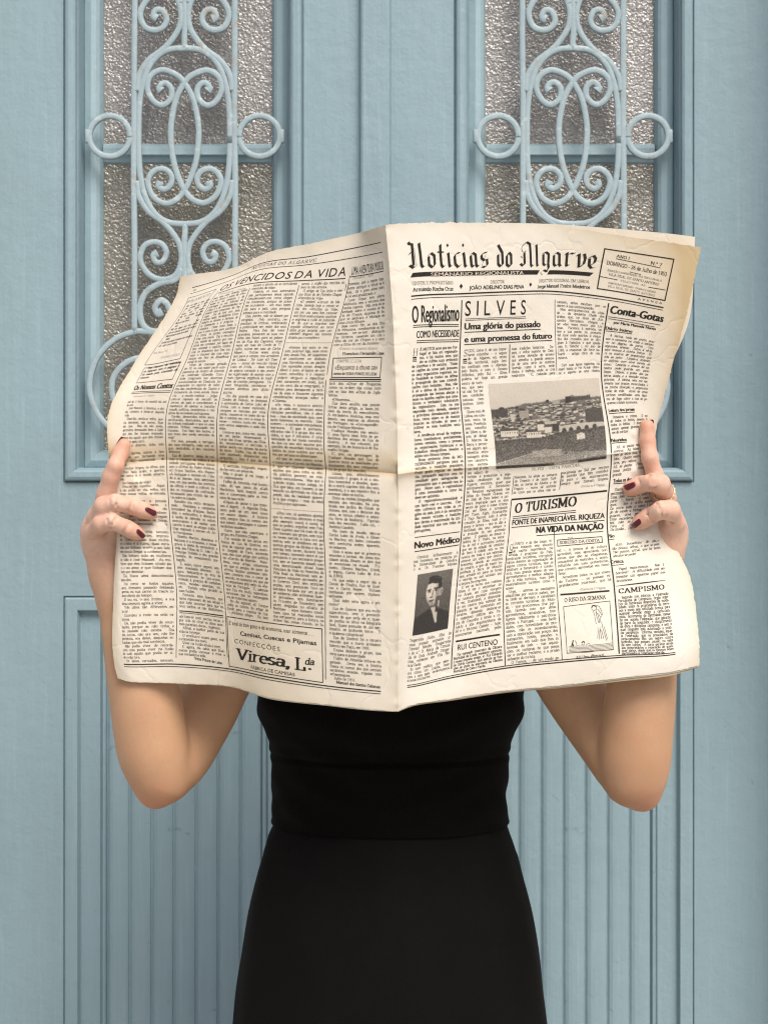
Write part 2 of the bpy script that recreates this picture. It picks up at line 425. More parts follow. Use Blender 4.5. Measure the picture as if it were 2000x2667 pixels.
RP = Page([0, 45, 190, 338, 486, 634, 780, 848], [0, 193, 419, 654, 823, 1031, 1202, 1268],
  [[1004, 1052, 1202, 1338, 1462, 1620, 1765, 1826], [1020, 1070, 1203, 1332, 1446, 1587, 1728, 1788], [1031, 1072, 1197, 1327, 1450, 1566, 1690, 1742],
   [1036, 1080, 1212, 1338, 1458, 1592, 1690, 1704], [1037, 1078, 1202, 1322, 1444, 1581, 1703, 1716], [1037, 1071, 1185, 1311, 1452, 1600, 1738, 1799],
   [1036, 1060, 1176, 1316, 1464, 1613, 1757, 1821], [1036, 1064, 1180, 1318, 1465, 1616, 1758, 1822]],
  [[585, 581, 579, 580, 589, 614, 634, 643], [782, 775, 768, 763, 762, 778, 804, 816], [1004, 1000, 990, 982, 974, 967, 975, 985],
   [1237, 1231, 1220, 1212, 1203, 1184, 1172, 1171], [1406, 1401, 1386, 1371, 1360, 1350, 1338, 1334], [1614, 1609, 1590, 1566, 1552, 1533, 1519, 1512],
   [1787, 1788, 1763, 1738, 1722, 1710, 1702, 1688], [1853, 1840, 1820, 1799, 1785, 1766, 1748, 1733]],
  [[-.05, -.045, -.030, -.015, .003, .024, .040, .047], [-.05, -.043, -.028, -.010, .010, .030, .046, .053], [-.05, -.040, -.020, .0, .020, .040, .055, .062],
   [-.05, -.038, -.015, .008, .030, .046, .064, .072], [-.05, -.038, -.013, .012, .035, .050, .066, .075], [-.05, -.036, -.010, .006, .020, .030, .045, .055],
   [-.05, -.036, -.008, .002, .008, .014, .022, .030], [-.05, -.036, -.008, .002, .008, .014, .022, .030]], 652, -.0048, False)
LP = Page([0, 68, 214, 362, 510, 658, 803, 848], [0, 50, 132, 339, 492, 649, 820, 1010, 1216, 1268],
  [[470, 510, 608, 702, 805, 925, 975, 1004], [462, 500, 600, 689, 800, 915, 992, 1008], [440, 482, 556, 652, 779, 902, 1000, 1017],
   [348, 376, 487, 602, 733, 858, 1001, 1027], [285, 328, 436, 568, 699, 847, 990, 1033], [284, 314, 434, 566, 704, 848, 989, 1036],
   [303, 311, 443, 568, 704, 850, 992, 1037], [296, 316, 460, 585, 705, 850, 993, 1037], [297, 324, 459, 595, 706, 853, 992, 1036], [306, 334, 460, 600, 706, 853, 986, 1036]],
  [[719, 713, 697, 655, 634, 608, 594, 585], [759, 751, 720, 685, 671, 650, 634, 630], [805, 796, 774, 748, 742, 738, 722, 717],
   [948, 953, 934, 927, 926, 926, 923, 924], [1068, 1060, 1060, 1062, 1067, 1072, 1078, 1077], [1196, 1202, 1197, 1202, 1213, 1222, 1230, 1234],
   [1356, 1356, 1358, 1371, 1383, 1394, 1403, 1406], [1541, 1541, 1540, 1554, 1571, 1584, 1593, 1596], [1726, 1732, 1732, 1744, 1767, 1789, 1803, 1806], [1767, 1775, 1780, 1788, 1819, 1836, 1850, 1853]],
  [[.105, .098, .080, .058, .035, .010, -.035, -.05], [.105, .097, .079, .057, .033, .008, -.036, -.05], [.100, .092, .072, .050, .028, .000, -.038, -.05],
   [.085, .082, .062, .038, .013, -.012, -.041, -.05], [.066, .068, .053, .028, .003, -.020, -.043, -.05], [.056, .058, .050, .026, -.002, -.025, -.045, -.05],
   [.054, .050, .045, .023, -.007, -.030, -.046, -.05], [.050, .045, .042, .020, -.010, -.032, -.047, -.05], [.045, .041, .038, .018, -.012, -.033, -.047, -.05], [.045, .041, .038, .018, -.012, -.033, -.047, -.05]], 649, .0056, True)

# dents where the fingers press the sheet
LP.dim = tuple((*LP.inv([a_], [b_])[0], h_, s_) for a_, b_, h_, s_ in ((352, 1258, .0042, 13), (388, 1290, .0022, 16), (420, 1372, -.003, 18), (352, 1195, .003, 9), (330, 1430, .003, 16), (392, 1430, -.002, 12)))
RP.dim = tuple((*RP.inv([a_], [b_])[0], h_, s_) for a_, b_, h_, s_ in ((1655, 1225, .003, 14), (1615, 1310, -.003, 16), (1690, 1390, .003, 15), (1640, 1405, -.002, 14), (1652, 1130, .002, 10)))
# ---------------------------------------------------------------- ink
class Ink:
    def __init__(s, page): s.p = page; s.V = []; s.F = []; s.n = 0
    def poly(s, verts, faces):
        s.V.append(np.asarray(verts, float)); s.F.append((np.asarray(faces, object) if False else [[i + s.n for i in f] for f in faces])); s.n += len(verts)
    def fine(s, W, lim=9.0):
        """faces cut small enough to follow the curved sheet"""
        V = W.tolist(); out_ = []
        for fs in s.F:
            for f in fs:
                q = W[f]; ex = q.max(0) - q.min(0)
                if max(ex) <= lim: out_.append(f); continue
                st = [[f[0], f[i], f[i + 1]] for i in range(1, len(f) - 1)]
                while st:
                    t = st.pop(); p = [V[i] for i in t]
                    e_ = [math.dist(p[i], p[(i + 1) % 3]) for i in range(3)]; k = e_.index(max(e_))
                    if e_[k] <= lim: out_.append(t); continue
                    a_, b_, c_ = t[k], t[(k + 1) % 3], t[(k + 2) % 3]; V.append([(V[a_][0] + V[b_][0]) / 2, (V[a_][1] + V[b_][1]) / 2]); m_ = len(V) - 1
                    st += [[a_, m_, c_], [m_, b_, c_]]
        return np.array(V), out_
    def rule(s, pts, wd, step=10.0, px=True, taper=False):
        q = s.p.inv([a_ for a_, _ in pts], [b_ for _, b_ in pts]) if px else np.asarray(pts, float)
        P = [q[0]]
        for a_, b_ in zip(q[:-1], q[1:]):
            m = max(1, int(np.linalg.norm(b_ - a_) / step))
            P += [a_ + (b_ - a_) * t for t in np.linspace(0, 1, m + 1)[1:]]
        P = np.array(P); T = np.gradient(P, axis=0); T /= np.linalg.norm(T, axis=1)[:, None]
        Nn = np.stack([-T[:, 1], T[:, 0]], 1) * wd / 2
        if taper: Nn = Nn * (.25 + .75 * np.sin(np.linspace(0, math.pi, len(P))))[:, None]
        n = len(P); s.poly(np.vstack([P - Nn, P + Nn]), [[i, i + 1, n + i + 1, n + i] for i in range(n - 1)])
    def box(s, c, wd):
        """c: four pixel corners, drawn as a rectangle of the page"""
        q = s.p.inv([a_ for a_, _ in c], [b_ for _, b_ in c])
        u0, u1 = (q[0, 0] + q[3, 0]) / 2, (q[1, 0] + q[2, 0]) / 2; v0, v1 = (q[0, 1] + q[1, 1]) / 2, (q[2, 1] + q[3, 1]) / 2
        h = wd / 2
        for L in (((u0 - h, v0), (u1 + h, v0)), ((u0 - h, v1), (u1 + h, v1)), ((u0, v0 + h), (u0, v1 - h)), ((u1, v0 + h), (u1, v1 - h))): s.rule(L, wd, px=False)
        return u0, u1, v0, v1

# serif letters as pen strokes (x-height 5, capitals 7.3)
def arc(cx, cy, rx, ry, a0, a1):
    n = max(3, int(abs(a1 - a0) / 40) + 1)
    return [(cx + rx * math.cos(R(t)), cy + ry * math.sin(R(t))) for t in np.linspace(a0, a1, n)]
def sf(*xy):
    return [[(x - .72, y), (x + .72, y)] for x, y in zip(xy[::2], xy[1::2])]
def tk(*xy):
    return [[(x - .65, y), (x + .1, y)] for x, y in zip(xy[::2], xy[1::2])]
def dot(x, y): return [[(x - .12, y - .3), (x - .12, y + .3)], [(x + .12, y + .3), (x + .12, y - .3)]]
L_ = lambda *a: [list(zip(a[::2], a[1::2]))]
A_ = lambda *a: [arc(*a)]
GL = {
 'a': (4.5, A_(2.1, 3.4, 1.5, 1.5, 150, 0) + L_(3.6, 3.4, 3.6, .4, 4.3, .1) + A_(2, 1.4, 1.5, 1.4, 30, 390)),
 'b': (5, L_(1, 7.4, 1, .2) + A_(2.6, 2.5, 1.7, 2.5, -180, 180) + tk(1, 7.4)), 'c': (4.2, A_(2.4, 2.5, 1.8, 2.5, 45, 315)),
 'd': (5, L_(4, 7.4, 4, 0, 4.8, 0) + A_(2.4, 2.5, 1.7, 2.5, 0, 360) + tk(4, 7.4)), 'e': (4.3, A_(2.3, 2.5, 1.8, 2.5, 0, 310) + L_(.7, 2.6, 4, 2.6)),
 'f': (3, L_(1.2, 0, 1.2, 6) + A_(2.2, 6, 1.1, 1.4, 180, 50) + L_(.2, 4.9, 2.6, 4.9) + sf(1.2, 0)), 'g': (4.7, A_(2.2, 3.2, 1.6, 1.7, 0, 360) + A_(2.3, -.9, 1.9, 1.3, 0, 360) + L_(3.4, 4.7, 4.6, 4.9)),
 'h': (5.3, L_(1, 7.4, 1, 0) + A_(2.6, 3.4, 1.6, 1.5, 170, 0) + L_(4.2, 3.4, 4.2, 0) + sf(1, 0, 4.2, 0) + tk(1, 7.4)), 'i': (2.5, L_(1.2, 5, 1.2, 0) + sf(1.2, 0) + tk(1.2, 4.9) + dot(1.2, 6.8)),
 'j': (2.4, L_(1.4, 5, 1.4, -1) + A_(.4, -1, 1, 1.2, 0, -120) + tk(1.4, 4.9) + dot(1.4, 6.8)), 'k': (5, L_(1, 7.4, 1, 0) + L_(1.2, 2.2, 4, 5) + L_(2.2, 3, 4.3, 0) + sf(1, 0, 4.1, 0, 3.8, 4.9)),
 'l': (2.5, L_(1.2, 7.4, 1.2, 0) + sf(1.2, 0) + tk(1.2, 7.4)), 'm': (7.9, L_(1, 5, 1, 0) + A_(2.4, 3.4, 1.4, 1.5, 170, 0) + L_(3.9, 3.4, 3.9, 0) + A_(5.3, 3.4, 1.4, 1.5, 170, 0) + L_(6.8, 3.4, 6.8, 0) + sf(1, 0, 3.9, 0, 6.8, 0) + tk(1, 4.9)),
 'n': (5.3, L_(1, 5, 1, 0) + A_(2.6, 3.4, 1.6, 1.5, 170, 0) + L_(4.2, 3.4, 4.2, 0) + sf(1, 0, 4.2, 0) + tk(1, 4.9)), 'o': (4.8, A_(2.4, 2.5, 1.9, 2.5, 0, 360)),
 'p': (5, L_(1, 5, 1, -2.2) + A_(2.6, 2.5, 1.7, 2.5, -180, 180) + sf(1, -2.2) + tk(1, 4.9)), 'q': (5, L_(4, 5, 4, -2.2) + A_(2.4, 2.5, 1.7, 2.5, 0, 360) + sf(4, -2.2)),
 'r': (3.8, L_(1, 5, 1, 0) + A_(2.7, 3.3, 1.7, 1.6, 170, 60) + sf(1, 0) + tk(1, 4.9)), 's': (3.7, A_(1.9, 3.7, 1.3, 1.25, 40, 250) + A_(1.9, 1.25, 1.4, 1.25, 80, -150)),
 't': (3, L_(1.2, 6.5, 1.2, 1) + A_(2.1, 1, .9, 1, 180, 310) + L_(.2, 4.9, 2.6, 4.9)), 'u': (5.3, L_(1, 5, 1, 1.6) + A_(2.6, 1.6, 1.6, 1.6, 180, 350) + L_(4.2, 5, 4.2, 0, 4.9, 0) + tk(1, 4.9, 4.2, 4.9)),
 'v': (4.6, L_(.7, 5, 2.3, .1, 3.9, 5) + sf(.8, 4.9, 3.8, 4.9)), 'w': (6.8, L_(.7, 5, 2, .1, 3.4, 4.8, 4.8, .1, 6.1, 5) + sf(.8, 4.9, 6, 4.9)), 'x': (4.7, L_(.7, 5, 3.9, 0) + L_(3.9, 5, .7, 0) + sf(.8, 4.9, 3.8, 4.9, .8, 0, 3.9, 0)),
 'y': (4.6, L_(.7, 5, 2.4, .3) + L_(3.9, 5, 1.6, -2.1, .8, -2.1) + sf(.8, 4.9, 3.8, 4.9)), 'z': (4.2, L_(.7, 3.9, .7, 4.8, 3.6, 4.8, .6, .2, 3.6, .2, 3.6, 1.2)),
 'A': (7, L_(.8, 0, 3.4, 7.2, 6.1, 0) + L_(1.8, 2.5, 5.1, 2.5) + sf(.9, 0, 6, 0)), 'B': (6.2, L_(1.3, 0, 1.3, 7.3) + A_(3.2, 5.5, 1.8, 1.7, 90, -90) + A_(3.3, 1.9, 2, 1.9, 90, -90) + L_(.4, 7.2, 3.2, 7.2) + L_(.4, .1, 3.3, .1) + L_(1.3, 3.8, 3.2, 3.8)),
 'C': (6.2, A_(3.4, 3.65, 2.7, 3.6, 40, 320) + L_(5.6, 7, 5.6, 5.2)), 'D': (6.8, L_(1.3, 0, 1.3, 7.3) + A_(2.9, 3.65, 3, 3.55, 90, -90) + L_(.4, 7.2, 2.9, 7.2) + L_(.4, .1, 2.9, .1)),
 'E': (5.9, L_(1.3, 0, 1.3, 7.3) + L_(.4, 7.2, 5.1, 7.2, 5.1, 5.7) + L_(.4, .1, 5.3, .1, 5.3, 1.7) + L_(1.3, 3.8, 3.8, 3.8)), 'F': (5.6, L_(1.3, 0, 1.3, 7.3) + L_(.4, 7.2, 5, 7.2, 5, 5.7) + L_(1.3, 3.8, 3.8, 3.8) + sf(1.3, .1)),
 'G': (6.8, A_(3.4, 3.65, 2.7, 3.6, 45, 320) + L_(5.7, 7, 5.7, 5.2) + L_(5.6, .4, 5.6, 2.8) + sf(5.4, 2.9)), 'H': (7, L_(1.3, 0, 1.3, 7.3) + L_(5.6, 0, 5.6, 7.3) + L_(1.3, 3.8, 5.6, 3.8) + sf(1.3, .1, 5.6, .1, 1.3, 7.2, 5.6, 7.2)),
 'I': (3.2, L_(1.6, 0, 1.6, 7.3) + sf(1.6, .1, 1.6, 7.2)), 'J': (4.2, L_(2.6, 7.3, 2.6, 1.2) + A_(1.5, 1.2, 1.1, 1.2, 0, -150) + sf(2.6, 7.2)), 'K': (6.6, L_(1.3, 0, 1.3, 7.3) + L_(1.5, 3, 5.3, 7.2) + L_(2.7, 4.2, 5.7, 0) + sf(1.3, .1, 5.6, .1, 1.3, 7.2, 5.2, 7.2)),
 'L': (5.7, L_(1.3, 0, 1.3, 7.3) + L_(.4, .1, 5.1, .1, 5.1, 1.9) + sf(1.3, 7.2)), 'M': (8.2, L_(1.2, 0, 1.2, 7.3, 4.1, .8, 6.9, 7.3, 6.9, 0) + sf(1.1, .1, 6.9, .1, 1, 7.2, 7, 7.2)), 'N': (7, L_(1.2, 0, 1.2, 7.3, 5.7, 0, 5.7, 7.3) + sf(1.2, .1, 1, 7.2, 5.7, 7.2)),
 'O': (6.8, A_(3.4, 3.65, 2.8, 3.6, 0, 360)), 'P': (5.9, L_(1.3, 0, 1.3, 7.3) + A_(3.1, 5.4, 2, 1.8, 90, -90) + L_(.4, 7.2, 3.1, 7.2) + L_(1.3, 3.6, 3.1, 3.6) + sf(1.3, .1)), 'Q': (6.8, A_(3.4, 3.65, 2.8, 3.6, 0, 360) + L_(3.2, 1, 5.6, -1.2)),
 'R': (6.5, L_(1.3, 0, 1.3, 7.3) + A_(3.1, 5.5, 1.9, 1.7, 90, -90) + L_(.4, 7.2, 3.1, 7.2) + L_(1.3, 3.8, 3.1, 3.8) + L_(3.3, 3.7, 5.4, 0) + sf(1.3, .1, 5.6, .1)), 'S': (5.2, A_(2.6, 5.4, 1.8, 1.8, 30, 260) + A_(2.6, 1.9, 1.9, 1.8, 90, -150) + L_(4.4, 7.1, 4.4, 5.8) + L_(.7, .2, .7, 1.6)),
 'T': (6, L_(3, 0, 3, 7.3) + L_(.6, 5.7, .6, 7.2, 5.4, 7.2, 5.4, 5.7) + sf(3, .1)), 'U': (6.8, L_(1.2, 7.3, 1.2, 2.4) + A_(3.3, 2.4, 2.1, 2.3, 180, 360) + L_(5.4, 2.4, 5.4, 7.3) + sf(1.2, 7.2, 5.4, 7.2)),
 'V': (6.6, L_(.8, 7.3, 3.3, 0, 5.8, 7.3) + sf(.9, 7.2, 5.7, 7.2)), 'X': (6.4, L_(.8, 7.3, 5.5, 0) + L_(5.4, 7.3, .8, 0) + sf(1, 7.2, 5.3, 7.2, .9, .1, 5.4, .1)), 'Z': (5.6, L_(.8, 5.8, .8, 7.2, 4.9, 7.2, .7, .1, 4.9, .1, 4.9, 1.5)),
 '0': (5, A_(2.5, 3.6, 1.8, 3.5, 0, 360)), '1': (5, L_(1.2, 6.2, 2.6, 7.2, 2.6, 0) + sf(2.6, .1)), '2': (5, A_(2.4, 5.3, 1.7, 1.9, 160, -30) + L_(3.8, 4.4, .8, .2, 4.3, .2, 4.3, 1)), '3': (5, A_(2.3, 5.4, 1.6, 1.7, 150, -80) + A_(2.3, 1.9, 1.8, 1.8, 85, -150)),
 '4': (5, L_(3.3, 0, 3.3, 7.2, .5, 2, 4.5, 2)), '5': (5, L_(4, 7.1, 1.2, 7.1, 1, 4) + A_(2.3, 2.4, 1.9, 2.2, 110, -150)), '6': (5, A_(2.5, 2.2, 1.7, 2.1, 0, 360) + A_(3.6, 2.5, 2.8, 4.6, 175, 95)), '7': (5, L_(.7, 6.4, .7, 7.1, 4.3, 7.1, 2, 0)),
 '8': (5, A_(2.5, 5.4, 1.5, 1.7, 0, 360) + A_(2.5, 1.9, 1.8, 1.9, 0, 360)), '9': (5, A_(2.5, 5, 1.7, 2.1, 0, 360) + A_(1.4, 4.7, 2.8, 4.6, -5, -85)),
 '.': (2.2, dot(1.1, .3)), ',': (2.2, L_(1.2, .6, 1.1, -.4, .7, -1.2) + dot(1.1, .4)), ':': (2.4, dot(1.2, .4) + dot(1.2, 4.2)), ';': (2.4, L_(1.3, .6, .8, -1.2) + dot(1.2, .4) + dot(1.2, 4.2)),
 '!': (2.6, L_(1.3, 7.2, 1.3, 2) + dot(1.3, .3)), '?': (4.2, A_(2, 5.6, 1.4, 1.6, 160, -60) + L_(2, 4, 2, 2) + dot(2, .3)), '-': (3, L_(.4, 2.4, 2.6, 2.4) + L_(.4, 2.6, 2.6, 2.6)), '—': (6.4, L_(.2, 2.5, 6.2, 2.5)),
 "'": (1.8, L_(.9, 7.2, .8, 5.8)), '«': (4.2, L_(1.9, 4.2, .6, 2.5, 1.9, .8) + L_(3.6, 4.2, 2.3, 2.5, 3.6, .8)), '»': (4.2, L_(.6, 4.2, 1.9, 2.5, .6, .8) + L_(2.3, 4.2, 3.6, 2.5, 2.3, .8)),
 '(': (2.6, A_(3, 3, 1.9, 4.6, 120, 240)), ')': (2.6, A_(-.4, 3, 1.9, 4.6, 60, -60)), 'º': (2.8, A_(1.4, 5.9, .9, 1.1, 0, 360)), 'ª': (2.8, A_(1.4, 5.9, .9, 1.1, 0, 360)), ' ': (2.7, []),
}
ACC = {'\u0301': L_(-.2, 6.0, .9, 7.4), '\u0300': L_(-.9, 7.4, .3, 6.0), '\u0303': [[(-1.4, 6.2), (-.5, 6.9), (.4, 6.3), (1.3, 7.0)]], '\u0302': L_(-1.1, 6.0, 0, 7.2, 1.1, 6.0), '\u0327': L_(.1, 0, .3, -1, -.5, -1.6)}
_GC = {}
def glyph(ch, a_, b_):
    """polygons of one letter swept with a pen a_ wide and b_ high -> (width, verts, faces)"""
    key = (ch, a_, b_)
    if key in _GC: return _GC[key]
    d = unicodedata.normalize('NFD', ch); base = d[0]
    wd, st = GL.get(base, GL.get(base.lower(), (4, [])))
    st = list(st)
    if len(d) > 1:
        if base == 'i': st = [q for q in st if q[0][1] < 6]
        up = 2.2 if base.isupper() and d[1] != '\u0327' else 0
        st += [[(x + wd / 2, y + up) for x, y in q] for q in ACC.get(d[1], [])]
    V, F = [], []
    for q in st:
        for (x0, y0), (x1, y1) in zip(q[:-1], q[1:]):
            n = len(V)
            if abs(x1 - x0) < 1e-6 or abs(y1 - y0) < 1e-6:
                xa, xb, ya, yb = min(x0, x1) - a_, max(x0, x1) + a_, min(y0, y1) - b_, max(y0, y1) + b_
                V += [(xa, ya), (xb, ya), (xb, yb), (xa, yb)]; F.append([n, n + 1, n + 2, n + 3]); continue
            if x1 < x0: x0, y0, x1, y1 = x1, y1, x0, y0
            if y1 > y0: h = [(x0 - a_, y0 - b_), (x0 + a_, y0 - b_), (x1 + a_, y1 - b_), (x1 + a_, y1 + b_), (x1 - a_, y1 + b_), (x0 - a_, y0 + b_)]
            else: h = [(x0 - a_, y0 + b_), (x0 - a_, y0 - b_), (x1 - a_, y1 - b_), (x1 + a_, y1 - b_), (x1 + a_, y1 + b_), (x0 + a_, y0 + b_)]
            V += h; F.append(list(range(n, n + 6)))
    _GC[key] = (wd, np.array(V).reshape(-1, 2), F); return _GC[key]
def twidth(t, a_, b_, track=0): return sum(glyph(c, a_, b_)[0] + track for c in t)

def set_line(ink, t, u0, u1, v, size, pen, justify=True, sx=1.0, italic=0.0, v1=None, track=0.0, align='l'):
    """one line of serif type with its baseline at v (v1 at its right end), size = page units per letter unit"""
    a_, b_ = pen
    nat = twidth(t, a_, b_, track) * size * sx; W = u1 - u0; sp = 0.0; k = sx
    ns = t.count(' ')
    if nat > W: k = sx * W / nat
    elif justify and ns: sp = (W - nat) / ns
    x = u0
    if not justify and align == 'c': x = u0 + max(0, (W - nat) / 2)
    if not justify and align == 'r': x = u0 + max(0, W - nat)
    for ch in t:
        wd, V, F = glyph(ch, a_, b_)
        if len(V):
            jy = RNG.normal(0, .10)
            X = x + (V[:, 0] * k + V[:, 1] * italic) * size
            vb = v if v1 is None else v + (v1 - v) * (X - u0) / W
            ink.poly(np.stack([X, vb - (V[:, 1] + jy) * size], 1), F)
        x += (wd + track) * size * k + (sp if ch == ' ' else 0)
BODY = (.43, .20); BOLD = (.60, .30)
def set_block(ink, text, first, last, u0, u1, size=.97, pen=BODY, italic=0.0, indent=10, drop=0, dropw=24, narrow=None):
    """lines spread evenly from pixel `first` to pixel `last` (baselines at the left end)"""
    L = text.strip('\n').split('\n')
    q = ink.p.inv([first[0], last[0]], [first[1], last[1]])
    vs_ = np.linspace(q[0, 1], q[1, 1], len(L))
    nat = sorted(twidth(l.strip(), *pen) for l in L)[int(len(L) * .9)] * size
    sx = min(1.0, (u1 - u0) * .97 / nat)
    for i, (l, v) in enumerate(zip(L, vs_)):
        a0 = u0 + (indent if l.startswith(' ') else 0) + (dropw if i < drop else 0)
        end = (i == len(L) - 1 and l.rstrip()[-1:] in '.!»?') or (i + 1 < len(L) and L[i + 1].startswith(' ') and l.rstrip()[-1:] in '.:!?»;')
        if l.strip(): set_line(ink, l.strip(), a0, u1, v, size, pen, not end, sx, italic)
def serif_span(ink, t, p0, p1, cap, pen, italic=0.0, track=0.0):
    """serif words stretched between two pixel baseline ends, capitals cap page units high"""
    q = ink.p.inv([p0[0], p1[0]], [p0[1], p1[1]]); size = cap / 7.3
    nat = twidth(t, *pen, track) * size
    set_line(ink, t, q[0, 0], q[1, 0], q[0, 1], size, pen, False, (q[1, 0] - q[0, 0]) / nat * .999, italic, q[1, 1], track)
_SF = {}
def sans_mesh(t, bold):
    if (t, bold) in _SF: return _SF[(t, bold)]
    cu = bpy.data.curves.new('headline', 'FONT'); cu.body = t; cu.size = 1; cu.offset = min(bold, 0); cu.resolution_u = 3; cu.fill_mode = 'FRONT'
    o = bpy.data.objects.new('headline', cu); COL.objects.link(o)
    dg = bpy.context.evaluated_depsgraph_get(); me = o.evaluated_get(dg).to_mesh()
    V = np.array([(v.co.x, v.co.y) for v in me.vertices]).reshape(-1, 2); F = [list(p.vertices) for p in me.polygons]
    o.evaluated_get(dg).to_mesh_clear(); bpy.data.objects.remove(o); bpy.data.curves.remove(cu)
    _SF[(t, bold)] = (V, F); return V, F
def sans(ink, t, p0, p1, cap, bold=.0, italic=0.0, track=None):
    """sans headline filling the span between two pixel baseline ends"""
    q = ink.p.inv([p0[0], p1[0]], [p0[1], p1[1]])
    if track:
        parts = []; x = 0
        for c in t:
            if c == ' ': x += track * 1.2; continue
            V, F = sans_mesh(c, bold); V = V - [V[:, 0].min(), 0]; parts.append((V + [x, 0], F)); x += V[:, 0].max() + track
        n = 0; VV = []; FF = []
        for V, F in parts: VV.append(V); FF += [[i + n for i in f] for f in F]; n += len(V)
        V, F = np.vstack(VV), FF
    else: V, F = sans_mesh(t, bold)
    ch = sans_mesh('H', 0)[0][:, 1].max()
    x0, x1 = V[:, 0].min(), V[:, 0].max()
    y = V[:, 1] * cap / ch
    X = q[0, 0] + (V[:, 0] - x0) / (x1 - x0) * (q[1, 0] - q[0, 0]) + y * italic
    YY = q[0, 1] + (q[1, 1] - q[0, 1]) * (V[:, 0] - x0) / (x1 - x0) - y
    sm_ = max(bold, 0) * cap * 1.35                     # heavier faces: the pen is spread sideways
    for k_ in ((-1, -.34, .34, 1) if sm_ > .35 else (-.5, .5) if sm_ > 0 else (0,)): ink.poly(np.stack([X + k_ * sm_, YY + (.12 * k_ if k_ else 0)], 1), F)
def strokes_px(ink, lines, nib):
    """broad-nib pen strokes given in photo pixels"""
    for q in lines:
        P = ink.p.inv([a_ for a_, _ in q], [b_ for _, b_ in q]); nv = np.array(nib)
        for a_, b_ in zip(P[:-1], P[1:]):
            ink.poly([a_ - nv, a_ + nv, b_ + nv, b_ - nv], [[0, 1, 2, 3]])
# ------------------------------------------------------------------ what is printed on the pages
IL, IR = Ink(LP), Ink(RP)
# column borders in page units
L1, L2, L3, L4, L5 = (70, 207), (221, 355), (369, 503), (517, 651), (665, 801)
R1, R2, R3, R4, R5 = (46, 184), (196, 331), (344, 480), (492, 628), (641, 779)
# ---- left page
IL.rule([(68, 46), (803, 46)], 2.4, px=False); IL.rule([(68, 72), (803, 72)], 1.7, px=False)
serif_span(IL, 'NOTÍCIAS DO ALGARVE', (655, 702), (824, 681), 10, (.40, .20), .18, .9)
serif_span(IL, '8', (502, 758), (510, 756), 7, (.3, .15))
sans(IL, 'OS VENCIDOS DA VIDA', (569, 758), (899, 717), 21, .010, .12, .16)
q = LP.inv([569, 900], [762, 723]); IL.rule([(q[0, 0], q[1, 1] + 1), (q[1, 0], q[1, 1] + 1)], 2.2, px=False)
IL.rule([(911, 717), (852, 975)], 1.6); IL.rule([(849, 990), (844, 1100), (844, 1171), (849, 1223), (844, 1300), (844, 1397), (848, 1500), (848, 1770)], 1.7)
IL.rule([(658, 132), (658, 150)], 1.6, px=False)
for U, va, vb in ((510, 132, 1025), (362, 135, 1160), (214, 108, 1196)): IL.rule([(U, va), (U, vb)], 1.7, px=False)
IL.rule([(362, 1040), (362, 1180)], 1.7, px=False)
IL.box([(486, 778), (563, 751), (471, 935), (382, 948)], 1.6); IL.box([(376, 957), (466, 943), (452, 988), (357, 996)], 1.6)
serif_span(IL, 'ISOLAMENTO...', (484, 790), (550, 767), 12, (.22, .12), .25)
set_block(IL, '''Não me digam o nome, vejam
Que aconteceu que é sonho
E que ninguém sabe,
Escuto você o pranto...
Não me condenem de mais
Na minha comoção,
Mas eu já não vivo aí...
  não são
Não me digam alto nem alarde
Que me chamam assim e me cansam
Mas me passa nada para mim;
  Nada
Cantem que tudo é deixem-me sozinho
Só... com o meu sonho.''', (480, 800), (412, 903), 76, 200, .88, (.45, .24), .2)
serif_span(IL, 'Tavira, Maio de 1953', (398, 921), (435, 915), 6, (.2, .12), .2)
serif_span(IL, 'FERNANDO CINTADO', (416, 934), (466, 925), 7, (.2, .12), .25)
set_block(IL, '''  Este número do «Notícias
do Algarve» tem 8 páginas e
foi visado pela Comissão de
Censura.''', (373, 961), (363, 986), 80, 198, .95, BOLD, .12)
sans(IL, 'Os Nossos Contos', (347, 1016), (447, 1010), 18, .035, .1)
IL.rule([(344, 1021), (445, 1017)], 1.6); IL.rule([(342, 1025), (444, 1021)], 1.6)
serif_span(IL, '(Continuação da 1.ª página)', (346, 1034), (402, 1031), 5, (.24, .13))
